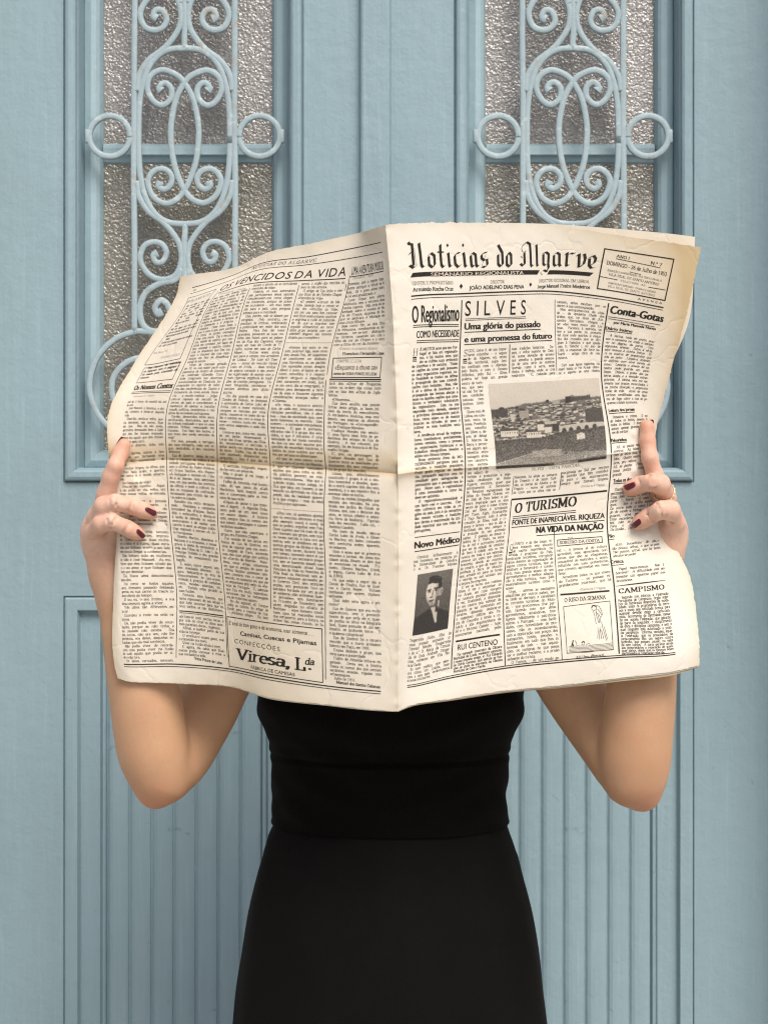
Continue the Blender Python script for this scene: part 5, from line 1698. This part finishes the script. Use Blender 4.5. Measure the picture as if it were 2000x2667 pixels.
PALMS = [[pc([(311, 1545, .087, 47), (292, 1480, .086, 48), (284, 1430, .084, 50), (270, 1380, .080, 44)]), pc([(296, 1500, .086, 44), (330, 1430, .090, 42), (335, 1370, .090, 40)]),
          pc([(268, 1490, .083, 26), (256, 1430, .076, 32), (250, 1385, .070, 30)]), pc([(262, 1395, .078, 36), (275, 1335, .076, 36)])],
         [pc([(1700, 1550, .087, 46), (1716, 1490, .087, 46), (1722, 1440, .086, 46), (1732, 1390, .084, 44)]), pc([(1704, 1500, .087, 42), (1680, 1440, .092, 40), (1680, 1380, .094, 36)]),
          pc([(1738, 1480, .086, 26), (1748, 1420, .080, 30), (1752, 1372, .074, 28)]), pc([(1738, 1385, .084, 36), (1728, 1320, .086, 34)])]]
FINGERS = [[pc([(272, 1345, .072, 27), (277, 1290, .056, 26), (289, 1240, .046, 22), (301, 1213, .042, 20.5), (314, 1180, tl1 - .0085, 20.5), (322, 1160, tl1 - .0082, 19)]),
            pc([(250, 1372, .072, 26), (252, 1345, .052, 24), (271, 1318, .034, 25), (300, 1309, .028, 22), (345, 1318, tl2 - .0125, 21.5), (372, 1329, tl2 - .0095, 20), (392, 1337, tl2 - .0078, 17.5)]),
            pc([(246, 1412, .074, 26), (246, 1385, .054, 23), (266, 1363, .034, 23.5), (292, 1358, .028, 21), (332, 1376, tl3 - .0120, 20), (350, 1386, tl3 - .009, 18.5), (362, 1392, tl3 - .0072, 16)]),
            pc([(262, 1455, .082, 24), (300, 1440, .092, 22), (350, 1420, .082, 18), (390, 1415, .075, 16)]),
            pc([(320, 1480, .094, 26), (365, 1420, .100, 22), (400, 1340, .092, 20), (410, 1290, .080, 17)])],
           [pc([(1727, 1340, .086, 27), (1716, 1285, .070, 25), (1705, 1238, .056, 22), (1692, 1192, .050, 21), (1686, 1150, tr1 - .0088, 20), (1685, 1111, tr1 - .0082, 19.5)]),
            pc([(1744, 1340, .086, 26), (1737, 1296, .066, 23), (1719, 1260, .040, 25), (1700, 1256, .034, 23), (1668, 1262, tr2 - .0115, 21.5), (1648, 1270, tr2 - .0088, 19.5), (1639, 1273, tr2 - .0078, 18)]),
            pc([(1756, 1400, .082, 27), (1760, 1362, .060, 24), (1745, 1328, .042, 25), (1722, 1328, .036, 23), (1690, 1345, tr3 - .0115, 21.5), (1672, 1357, tr3 - .0088, 19.5), (1661, 1364, tr3 - .0074, 17.5)]),
            pc([(1748, 1445, .086, 24), (1712, 1430, .098, 22), (1668, 1412, .094, 18), (1630, 1405, .088, 16)]),
            pc([(1690, 1480, .098, 26), (1650, 1420, .108, 22), (1620, 1340, .104, 20), (1612, 1290, .094, 17)])]]
CREASE = [pc([(292, 1395, .046, 3), (262, 1407, .045, 4), (236, 1404, .052, 2)]), pc([(300, 1430, .052, 2), (268, 1455, .050, 3.5), (246, 1462, .056, 2)]), pc([(322, 1202, .031, 2.2), (300, 1199, .030, 2.2)]), pc([(312, 1255, .036, 2), (288, 1252, .034, 2)]),
          pc([(1724, 1352, .050, 2), (1748, 1360, .046, 3.5), (1772, 1357, .055, 2)]), pc([(1734, 1382, .052, 2), (1752, 1393, .048, 3.5), (1775, 1400, .058, 2)]), pc([(1668, 1154, tr1 - .017, 2), (1704, 1156, tr1 - .017, 2)]), pc([(1680, 1204, .040, 2), (1712, 1206, .042, 2)])]
def ring_crease(c_, j, t, w_=.0010, dep=.0002):
    p = c_[0][j] * (1 - t) + c_[0][j + 1] * t; r_ = c_[1][j] * (1 - t) + c_[1][j + 1] * t; ax = c_[0][j + 1] - c_[0][j]; ax[1] = 0
    ax /= np.linalg.norm(ax); e_ = np.array([-ax[2], 0, ax[0]]); th = np.linspace(R(25), R(155), 7); sk_ = RNG.normal(0, .0012)
    return chain([p + (r_ + dep) * (math.cos(x) * e_ - math.sin(x) * np.array([0, 1, 0])) + ax * sk_ * math.cos(x) for x in th], [w_] * 7, .0002)
for H_ in FINGERS:
    for c_ in H_[1:3]: CREASE += [ring_crease(c_, 4, -.06), ring_crease(c_, 4, .10, .0006), ring_crease(c_, 3, .15), ring_crease(c_, 3, .35, .0006), ring_crease(c_, 2, .7, .0006)]
HZ = 1.502                                             # head centre
def sdf(P):
    d = d_loft(P, TORSO)
    for c_ in BODY_CH: d = smin(d, d_chain(P, c_), .03)
    hd = P[:, 2] > 1.36
    if hd.any():
        Q = P[hd]; h = smin(d_ell(Q, (X0, .275, HZ + .022), (.072, .092, .092)), d_ell(Q, (X0, .232, HZ - .052), (.046, .052, .058)), .03)
        h = smin(h, d_chain(Q, chain([(X0, .188, HZ + .012), (X0, .170, HZ - .022), (X0, .176, HZ - .03)], [.008, .011, .010])), .012)
        for s_ in (-1, 1):
            h = smin(h, d_ell(Q, (X0 + s_ * .073, .278, HZ - .002), (.012, .022, .032)), .01); h = smin(h, d_ell(Q, (X0 + s_ * .038, .205, HZ - .02), (.025, .022, .02)), .02)
            h = smin(h, d_ell(Q, (X0 + s_ * .030, .192, HZ + .026), (.024, .010, .008)), .012); so = d_ell(Q, (X0 + s_ * .031, .180, HZ + .008), (.017, .013, .012)); h = -smin(-h, so, .012)
        for zz, r_ in ((-.058, .0065), (-.068, .0075)): h = smin(h, d_ell(Q, (X0, .184, HZ + zz), (.024, .012, r_)), .006)
        d[hd] = smin(d[hd], h, .025)
    for i, s_ in ((0, -1), (1, 1)):
        msk = (P[:, 0] - X0) * s_ > .02
        msk &= P[:, 2] > 1.0
        if not msk.any(): continue
        Q = P[msk]; up, fo, el = ARMS[i]; arm = smin(d_chain(Q, up), smin(d_chain(Q, fo), d_chain(Q, el), .02), .004)
        pal = np.full(len(Q), 1.0)
        for c_ in PALMS[i]: pal = smin(pal, d_chain(Q, c_), .016)
        fin = np.full(len(Q), 1.0)
        for c_ in FINGERS[i]: fin = smin(fin, d_chain(Q, c_), .0018)
        hand = smin(pal, fin, .007); arm = smin(arm, hand, .02)
        dd = smin(d[msk], arm, .012)
        for c_ in CREASE: dd = -smin(-dd, d_chain(Q, c_), .002)
        d[msk] = dd
    return d
def surface_nets(f, lo, hi, h, B=8):
    lo = np.array(lo); nb = np.ceil((np.array(hi) - lo) / (h * B)).astype(int)
    I = np.stack(np.meshgrid(*[np.arange(n) for n in nb], indexing='ij'), -1).reshape(-1, 3)
    C = lo + (I + .5) * h * B; dv = np.concatenate([f(C[k:k + 200000]) for k in range(0, len(C), 200000)])
    I = I[np.abs(dv) < h * B * 1.5 + .004]
    g = np.arange(B + 1); OFF = np.stack(np.meshgrid(g, g, g, indexing='ij'), -1).reshape(-1, 3)
    NC = nb * B + 2; cid = lambda q: (q[..., 0] * NC[1] + q[..., 1]) * NC[2] + q[..., 2]
    ids, pos, edges = [], [], [[], [], []]
    for k in range(0, len(I), 700):
        J = I[k:k + 700]; G = (J[:, None, :] * B + OFF[None]); val = f((lo + G.reshape(-1, 3) * h)).reshape(len(J), B + 1, B + 1, B + 1)
        s_ = val < 0; acc = np.zeros((len(J), B, B, B, 3)); cnt = np.zeros((len(J), B, B, B))
        sl_ = lambda o: (slice(None),) + tuple(slice(o_, B + o_) for o_ in o)
        for ax in range(3):
            oth = [q for q in range(3) if q != ax]
            for da in (0, 1):
                for db in (0, 1):
                    o0 = [0, 0, 0]; o0[oth[0]] = da; o0[oth[1]] = db; o1 = list(o0); o1[ax] = 1
                    a_, b_ = val[sl_(o0)], val[sl_(o1)]; cr = s_[sl_(o0)] != s_[sl_(o1)]
                    t = np.where(cr, a_ / np.where(cr, a_ - b_, 1), 0); cnt += cr
                    for c in range(3): acc[..., c] += np.where(cr, t if c == ax else float(o0[c]), 0)
            o1 = [0, 0, 0]; o1[ax] = 1
            a_, b_ = s_[sl_([0, 0, 0])], s_[sl_(o1)]; e_ = np.argwhere(a_ != b_)
            if len(e_): edges[ax].append(np.hstack([J[e_[:, 0]] * B + e_[:, 1:], a_[tuple(e_.T)][:, None].astype(int)]))
        w_ = np.argwhere(cnt > 0)
        if len(w_):
            ix = tuple(w_.T); cell = J[w_[:, 0]] * B + w_[:, 1:]; ids.append(cid(cell)); pos.append(lo + (cell + acc[ix] / cnt[ix][:, None]) * h)
    ids = np.concatenate(ids); pos = np.vstack(pos); od = np.argsort(ids); ids, pos = ids[od], pos[od]
    Fq = []
    for ax in range(3):
        E = np.vstack(edges[ax]); u_, v_ = [q for q in range(3) if q != ax]
        if ax == 1: u_, v_ = v_, u_
        eu, ev = np.zeros(3, int), np.zeros(3, int); eu[u_] = 1; ev[v_] = 1; c_ = E[:, :3]
        q = np.stack([cid(c_ - eu - ev), cid(c_ - ev), cid(c_), cid(c_ - eu)], 1)
        j = np.clip(np.searchsorted(ids, q), 0, len(ids) - 1); ok = np.all(ids[j] == q, 1); j = j[ok]; fl = E[ok, 3] == 0
        j[fl] = j[fl][:, ::-1]; Fq.append(j)
    return pos, np.vstack(Fq)
def skin_mat():
    m, n, b = mat('skin'); co = objco(n); sep = N_(n, 'ShaderNodeSeparateXYZ'); n.links.new(co, sep.inputs[0])
    mr = N_(n, 'ShaderNodeMapRange'); mr.inputs[1].default_value = 1.27; mr.inputs[2].default_value = 1.36; n.links.new(sep.outputs[2], mr.inputs[0])
    arm = ramp(n, noise(n, 14, 4, .55, co).outputs[0], [(.3, (.475, .275, .155)), (.7, (.555, .335, .200))]).outputs[0]
    hand = ramp(n, noise(n, 40, 4, .6, co).outputs[0], [(.32, (.70, .43, .325)), (.68, (.77, .54, .43))]).outputs[0]
    c = mix(n, mr.outputs[0], arm, hand)
    at_ = N_(n, 'ShaderNodeAttribute'); at_.attribute_name = 'flush'; c = mix(n, at_.outputs['Fac'], c, (.62, .235, .135))
    c = mix(n, ramp(n, noise(n, 330, 3, .6, co).outputs[0], [(.57, (0, 0, 0)), (.78, (.36, .36, .36))]).outputs[0], c, (.40, .20, .12))
    c = mix(n, ramp(n, noise(n, 55, 5, .65, co).outputs[0], [(.42, (0, 0, 0)), (.72, (.34, .34, .34))]).outputs[0], c, (.56, .25, .15))
    n.links.new(c, b.inputs['Base Color']); b.inputs['Roughness'].default_value = .5; b.inputs['Specular IOR Level'].default_value = .35
    b.inputs['Subsurface Weight'].default_value = .12; b.inputs['Subsurface Radius'].default_value = (1, .35, .2); b.inputs['Subsurface Scale'].default_value = .006
    h = bump(n, b, noise(n, 600, 3, .6, co).outputs[0], .22, .0007); bump(n, b, noise(n, 120, 4, .6, scaled(n, co, (1, 1, .35))).outputs[0], .16, .0014, h)
    return m
M_SKIN = skin_mat()
BV, BF = surface_nets(sdf, (X0 - .42, -.06, -.02), (X0 + .42, .46, 1.66), .0022)
body = mesh_obj('body', BV, BF, M_SKIN, PER, True, None, PER.location)
# redder fingertips, knuckles and elbows
fl = np.zeros(len(BV), np.float32)
for hand in FINGERS:
    for c_ in hand[:3]:
        for j, w_, r_ in ((-1, .62, .013), (2, .30, .012)): fl = np.maximum(fl, w_ * np.exp(-(np.linalg.norm(BV - c_[0][j], axis=1) / r_) ** 2))
for c_ in (FINGERS[0][0], FINGERS[1][0]):
    for j, w_ in ((-2, .55), (3, .25), (1, .4)): fl = np.maximum(fl, w_ * np.exp(-(np.linalg.norm(BV - c_[0][j], axis=1) / .013) ** 2))
for p_ in (at(402, 2095, .08), at(1676, 2105, .08)): fl = np.maximum(fl, .55 * np.exp(-(np.linalg.norm(BV - p_, axis=1) / .026) ** 2))
a_ = body.data.attributes.new('flush', 'FLOAT', 'POINT'); a_.data.foreach_set('value', fl)

# painted nails: curved plates laid on the fingertips
M_NAIL = plain('burgundy_nail_polish', (.085, .006, .018), .16, 0, .6)
CAMP = np.array([0, -DCAM, ZC])
def nail(c, lead=None):
    """c: base-side corners and tip-side corners in photo pixels (base a, tip a, tip b, base b)"""
    ns, ntt = 11, 9; s_, t_ = np.meshgrid(np.linspace(0, 1, ns), np.linspace(-1, 1, ntt)); c = np.array(c, float)
    sf_ = s_.copy(); t_w = t_ * (1 - .16 * (np.abs(2 * sf_ - 1) ** 6)); lo_ = .10 * t_ ** 2; sf_ = lo_ + (1 - 2 * lo_) * sf_
    q = (c[0] * ((1 - sf_) * (1 - t_w) / 2)[..., None] + c[1] * (sf_ * (1 - t_w) / 2)[..., None] + c[2] * (sf_ * (1 + t_w) / 2)[..., None] + c[3] * ((1 - sf_) * (1 + t_w) / 2)[..., None]).reshape(-1, 2)
    d0 = at(q[:, 0], q[:, 1], np.zeros(len(q))) - CAMP; L = np.linalg.norm(d0, axis=1); D = d0 / L[:, None]; s = L - .10
    for _ in range(60): s = s + np.clip(sdf(CAMP + D * s[:, None]), -.01, .01) * .8
    s = np.minimum(s, np.median(s) + .004)
    S = s.reshape(ntt, ns); S = blur(S, 1)
    edge = np.maximum(np.abs(t_) ** 4, np.abs(2 * s_ - 1) ** 6)
    top = (S - .0011 + .0005 * edge).ravel(); bot = (S + .0008).ravel()
    V = np.vstack([CAMP + D * top[:, None], CAMP + D * bot[:, None]]); n = ns * ntt; F = []
    for j in range(ntt - 1):
        for i in range(ns - 1):
            a = j * ns + i; F += [[a, a + 1, a + ns + 1, a + ns], [n + a, n + a + ns, n + a + ns + 1, n + a + 1]]
    bd = [i for i in range(ns)] + [j * ns + ns - 1 for j in range(1, ntt)] + [(ntt - 1) * ns + i for i in range(ns - 2, -1, -1)] + [j * ns for j in range(ntt - 2, 0, -1)]
    for a, b in zip(bd, bd[1:] + bd[:1]): F.append([a, a + n, b + n, b])
    mesh_obj('fingernail', V, F, M_NAIL, PER, True, None, PER.location)
nail([(381, 1319), (411, 1333), (403, 1347), (376, 1328)]); nail([(358, 1375), (381, 1395), (372, 1405), (354, 1386)])
nail([(1654, 1253), (1621, 1265), (1631, 1279), (1656, 1267)]); nail([(1666, 1348), (1642, 1367), (1651, 1379), (1672, 1362)])
def back_nail(c, along, side, ln, wd):
    """nail on the far side of a straight finger, its rim just showing"""
    a = np.array(along) / np.linalg.norm(along); s_ = np.array(side) / np.linalg.norm(side); n_ = np.cross(a, s_); V = []
    for k in (0, .0009):
        for i in np.linspace(0, 1, 9):
            for t in np.linspace(-1, 1, 9): V.append(np.array(c) + a * (i * ln) + s_ * t * wd * (1 - .5 * i ** 6) + n_ * ((.0 - .35 * wd * t * t) + k))
    F = []
    for j in range(8):
        for i in range(8): q = j * 9 + i; F += [[q, q + 1, q + 10, q + 9], [81 + q, 81 + q + 9, 81 + q + 10, 81 + q + 1]]
    bd = list(range(9)) + [9 * j + 8 for j in range(1, 9)] + [72 + i for i in range(7, -1, -1)] + [9 * j for j in range(7, 0, -1)]
    F += [[x, x + 81, y + 81, y] for x, y in zip(bd, bd[1:] + bd[:1])]
    mesh_obj('fingernail', V, F, M_NAIL, PER, True, None, PER.location)
back_nail(at(303, 1171, tl1 - .007), (.010, -.001, .021), (.4, .9, -.2), .0145, .0052)
back_nail(at(1694, 1112, tr1 - .003), (.001, 0, .02), (.55, .8, 0), .0078, .0044)

# beaded ring
M_GOLD = plain('gold', (.78, .58, .36), .25, 1.0); M_BEAD = plain('pearl_bead', (.80, .70, .58), .15, 0, .8)
rp, rr, _ = FINGERS[1][1]
ax = rp[1] - rp[2]; ax /= np.linalg.norm(ax); rc = rp[1] * .62 + rp[2] * .38; rad = .62 * rr[1] + .38 * rr[2] + .0008
e1 = np.cross(ax, (0, 0, 1)); e1 /= np.linalg.norm(e1); e2 = np.cross(ax, e1)
mb = MB(); NN = 60
for i in range(NN):
    t = 2 * math.pi * i / NN; d_ = e1 * math.cos(t) + e2 * math.sin(t)
    for j in range(8):
        p_ = 2 * math.pi * j / 8; mb.v.append(tuple(rc + d_ * (rad + .0005 * math.cos(p_)) + ax * .0008 * math.sin(p_)))
for i in range(NN):
    for j in range(8): mb.f.append([i * 8 + j, i * 8 + (j + 1) % 8, ((i + 1) % NN) * 8 + (j + 1) % 8, ((i + 1) % NN) * 8 + j]); mb.m.append(0)
ring = mb.build('ring', [M_GOLD], PER, True, PER.location)
mb = MB()
for k in range(34):
    t = 2 * math.pi * k / 34; c_ = rc + (e1 * math.cos(t) + e2 * math.sin(t)) * (rad + .0008)
    bm = bmesh.new(); bmesh.ops.create_icosphere(bm, subdivisions=2, radius=.00085); bm.verts.index_update()
    mb.add([c_ + np.array(v.co) for v in bm.verts], [[v.index for v in f.verts] for f in bm.faces], k % 2); bm.free()
bd = mb.build('bead_row', [M_BEAD, M_GOLD], ring, True, PER.location)

# clothes
def cloth_mat(name, col, rib):
    m, n, b = mat(name); uv = N_(n, 'ShaderNodeUVMap').outputs[0]; co = objco(n)
    c = ramp(n, noise(n, 5, 4, .6, co).outputs[0], [(.3, tuple(x * .8 for x in col)), (.7, tuple(x * 1.25 for x in col))]).outputs[0]
    h = None
    if rib:
        wv = N_(n, 'ShaderNodeTexWave', bands_direction='X'); wv.inputs['Scale'].default_value = rib; wv.inputs['Distortion'].default_value = .3
        n.links.new(uv, wv.inputs[0]); c = mix(n, wv.outputs['Fac'], tuple(x * .85 for x in col), c); h = bump(n, b, wv.outputs['Fac'], .12, .0008)
    n.links.new(c, b.inputs['Base Color']); b.inputs['Roughness'].default_value = .9; b.inputs['Specular IOR Level'].default_value = .07
    b.inputs['Sheen Weight'].default_value = .012; b.inputs['Sheen Roughness'].default_value = .4
    bump(n, b, noise(n, 500, 3, .6, co).outputs[0], .3, .0008, h); return m
M_TOP = cloth_mat('black_ribbed_knit', (.0042, .0036, .0032), 70)
M_SKIRT = cloth_mat('black_jersey', (.0064, .0058, .0057), 0)
def tube(mb, sec, nz, na=128, wob=None):
    s_ = np.array(sec); zz = np.linspace(s_[0, 0], s_[-1, 0], nz) if nz > len(sec) else s_[:, 0]
    zi = s_[:, 0] if s_[0, 0] < s_[-1, 0] else s_[::-1, 0]
    def sm(col):
        y = s_[:, col] if s_[0, 0] < s_[-1, 0] else s_[::-1, col]
        D = Page.dm(zi); W = Page.W(zi, D, zz); return W @ y
    A, B_, CX, CY = sm(1), sm(2), sm(3), sm(4); b0 = len(mb.v); uv = []
    for i, z_ in enumerate(zz):
        for j in range(na):
            t = 2 * math.pi * j / na; c_, q = math.cos(t), math.sin(t); ex = 2 / 2.25
            w_ = wob(t, z_) if wob else 0
            mb.v.append((CX[i] + (A[i] + w_) * math.copysign(abs(c_) ** ex, c_), CY[i] + (B_[i] + w_) * math.copysign(abs(q) ** ex, q), z_))
    for i in range(nz - 1):
        for j in range(na): mb.f.append([b0 + i * na + j, b0 + i * na + (j + 1) % na, b0 + (i + 1) * na + (j + 1) % na, b0 + (i + 1) * na + j]); mb.m.append(0)
def uv_around(o, cx, cy):
    uvl = o.data.uv_layers.new(name='UVMap'); me = o.data; org = np.array(PER.location)
    for p in me.polygons:
        us = []
        for li in p.loop_indices:
            v = np.array(me.vertices[me.loops[li].vertex_index].co) + org; us.append([math.atan2(v[1] - cy, v[0] - cx) / (2 * math.pi), v[2] - 1])
        if max(u[0] for u in us) - min(u[0] for u in us) > .5: us = [[u[0] + (1 if u[0] < 0 else 0), u[1]] for u in us]
        for li, u in zip(p.loop_indices, us): uvl.data[li].uv = u
SB = PXM * (DCAM + YB) / DCAM
pz = lambda y: ZC - (y - 1333.5) * SB
def hw(l, r): return ((r - l) / 2 * SB, ((l + r) / 2 - 1000) * SB)
def sec_(y, l, r, b_, cy, z=None):
    a_, cx = hw(l, r); return (pz(y) if z is None else z, a_, b_, cx, cy)
mb = MB()
top = [sec_(0, 719, 1312, .088, .27, pz(2150)), sec_(2150, 708, 1325, .0955, .27), sec_(2144, 707, 1326, .0968, .27), sec_(2129, 710, 1322, .0955, .27), sec_(2080, 709, 1320, .095, .27), sec_(2030, 709, 1322, .0955, .269), sec_(1985, 708, 1325, .0965, .268),
       sec_(1968, 706, 1327, .0985, .268), sec_(1960, 709, 1324, .0952, .268), sec_(1950, 706, 1327, .0985, .267), sec_(1926, 704, 1329, .101, .264), sec_(1905, 695, 1338, .106, .262), sec_(1870, 681, 1354, .112, .258), sec_(1808, 672, 1361, .116, .255), sec_(1740, 672, 1361, .115, .256), sec_(1660, 680, 1350, .106, .262), sec_(1590, 700, 1330, .098, .268)]
wr = lambda t, z_: .0010 * math.sin(9 * t + z_ * 55) * math.sin(z_ * 70 + 2 * t) + .0010 * math.sin(z_ * 160 + 3 * math.sin(t * 3))
tube(mb, top, 150, 144, wr)
tp = mb.build('ribbed_top', [M_TOP], PER, True, PER.location); uv_around(tp, X0, .27)
for s_ in (-1, 1):                                   # shoulder straps over the chest
    mb = MB(); P = catmull([(X0 + s_ * .09, .165, 1.245), (X0 + s_ * .097, .195, 1.30), (X0 + s_ * .098, .262, 1.372), (X0 + s_ * .097, .33, 1.30), (X0 + s_ * .09, .365, 1.245)], 10)
    for p_ in P:
        for wx in (-.022, .022): mb.v += [(p_[0] + wx, p_[1], p_[2])]
    for q in range(len(P) - 1): mb.f.append([2 * q, 2 * q + 1, 2 * q + 3, 2 * q + 2]); mb.m.append(0)
    sp = mb.build('shoulder_strap', [M_TOP], PER, True, PER.location); uv_around(sp, X0, .27)
    so = sp.modifiers.new('thickness', 'SOLIDIFY'); so.thickness = .0015
mb = MB()
sk_ = [sec_(2110, 722, 1309, .088, .27), sec_(2140, 715, 1317, .092, .27), sec_(2171, 700, 1327, .096, .27), sec_(2201, 691, 1338, .099, .271), sec_(2286, 666, 1361, .106, .273), sec_(2376, 645, 1385, .113, .275), sec_(2491, 627, 1406, .118, .277), sec_(2581, 613, 1416, .121, .278), sec_(2667, 605, 1426, .122, .278), sec_(0, 596, 1434, .124, .278, .62), sec_(0, 590, 1440, .128, .278, .45), sec_(0, 588, 1442, .130, .278, .40)]
fo = lambda t, z_: (.0016 * math.sin(5 * t + 1) * min(1, max(0, (1.0 - z_) * 3)) + .0010 * math.sin(11 * t + z_ * 14)) * (1 if z_ < .99 else .3)
tube(mb, sk_, 110, 144, fo); skt = mb.build('skirt', [M_SKIRT], PER, True, PER.location); uv_around(skt, X0, .27)
# hair, eyes, shoes (out of the camera's sight behind the paper or below the frame)
M_HAIR = mottled('brown_hair', (.045, .024, .013), (.085, .045, .022), 40, .5)
def ellip_patch(c, r, keep, nu=72, nv=48):
    V, F = [], []; 
    for i in range(nv + 1):
        for j in range(nu):
            a_, b_ = math.pi * i / nv, 2 * math.pi * j / nu; k_ = 1 + .018 * math.sin(22 * b_) * math.sin(a_)
            V.append((c[0] + r[0] * k_ * math.sin(a_) * math.cos(b_), c[1] + r[1] * k_ * math.sin(a_) * math.sin(b_), c[2] + r[2] * math.cos(a_)))
    for i in range(nv):
        for j in range(nu):
            f = [i * nu + j, i * nu + (j + 1) % nu, (i + 1) * nu + (j + 1) % nu, (i + 1) * nu + j]
            if keep(np.mean([V[q] for q in f], 0)): F.append(f)
    return V, F
mb = MB()
V, F = ellip_patch((X0, .285, HZ + .025), (.083, .100, .103), lambda p: not (p[1] < .235 and p[2] < HZ + .07 and abs(p[0] - X0) < .066) and p[2] > HZ - .06); mb.add(V, F)
V, F = ellip_patch((X0, .362, HZ - .035), (.045, .040, .042), lambda p: True); mb.add(V, F)
hr = mb.build('hair', [M_HAIR], PER, True, PER.location); so = hr.modifiers.new('thickness', 'SOLIDIFY'); so.thickness = .006
M_EYE = plain('eye_white', (.75, .73, .70), .2); M_IRIS = plain('brown_iris', (.06, .03, .015), .2)
for s_ in (-1, 1):
    mb = MB(); V, F = ellip_patch((X0 + s_ * .031, .199, HZ + .008), (.012, .012, .012), lambda p: True, 20, 14)
    V = [(X0 + s_ * .031 + (x - X0 - s_ * .031), y, z_) for x, y, z_ in V]
    mb.add(V, F); mb.m = [1 if np.linalg.norm(np.mean([V[q] for q in f], 0)[[0, 2]] - np.array([X0 + s_ * .031, HZ + .008])) < .0055 and np.mean([V[q] for q in f], 0)[1] < .199 else 0 for f in F]
    mb.build('eye', [M_EYE, M_IRIS], PER, True, PER.location)
M_SHOE = plain('black_leather', (.012, .011, .011), .35)
for s_ in (-1, 1):
    mb = MB(); V, F = ellip_patch((X0 + s_ * .072, .225, .022), (.042, .115, .036), lambda p: True); V = [(x, y, max(.001, z_)) for x, y, z_ in V]; mb.add(V, F); mb.build('shoe', [M_SHOE], PER, True, PER.location)
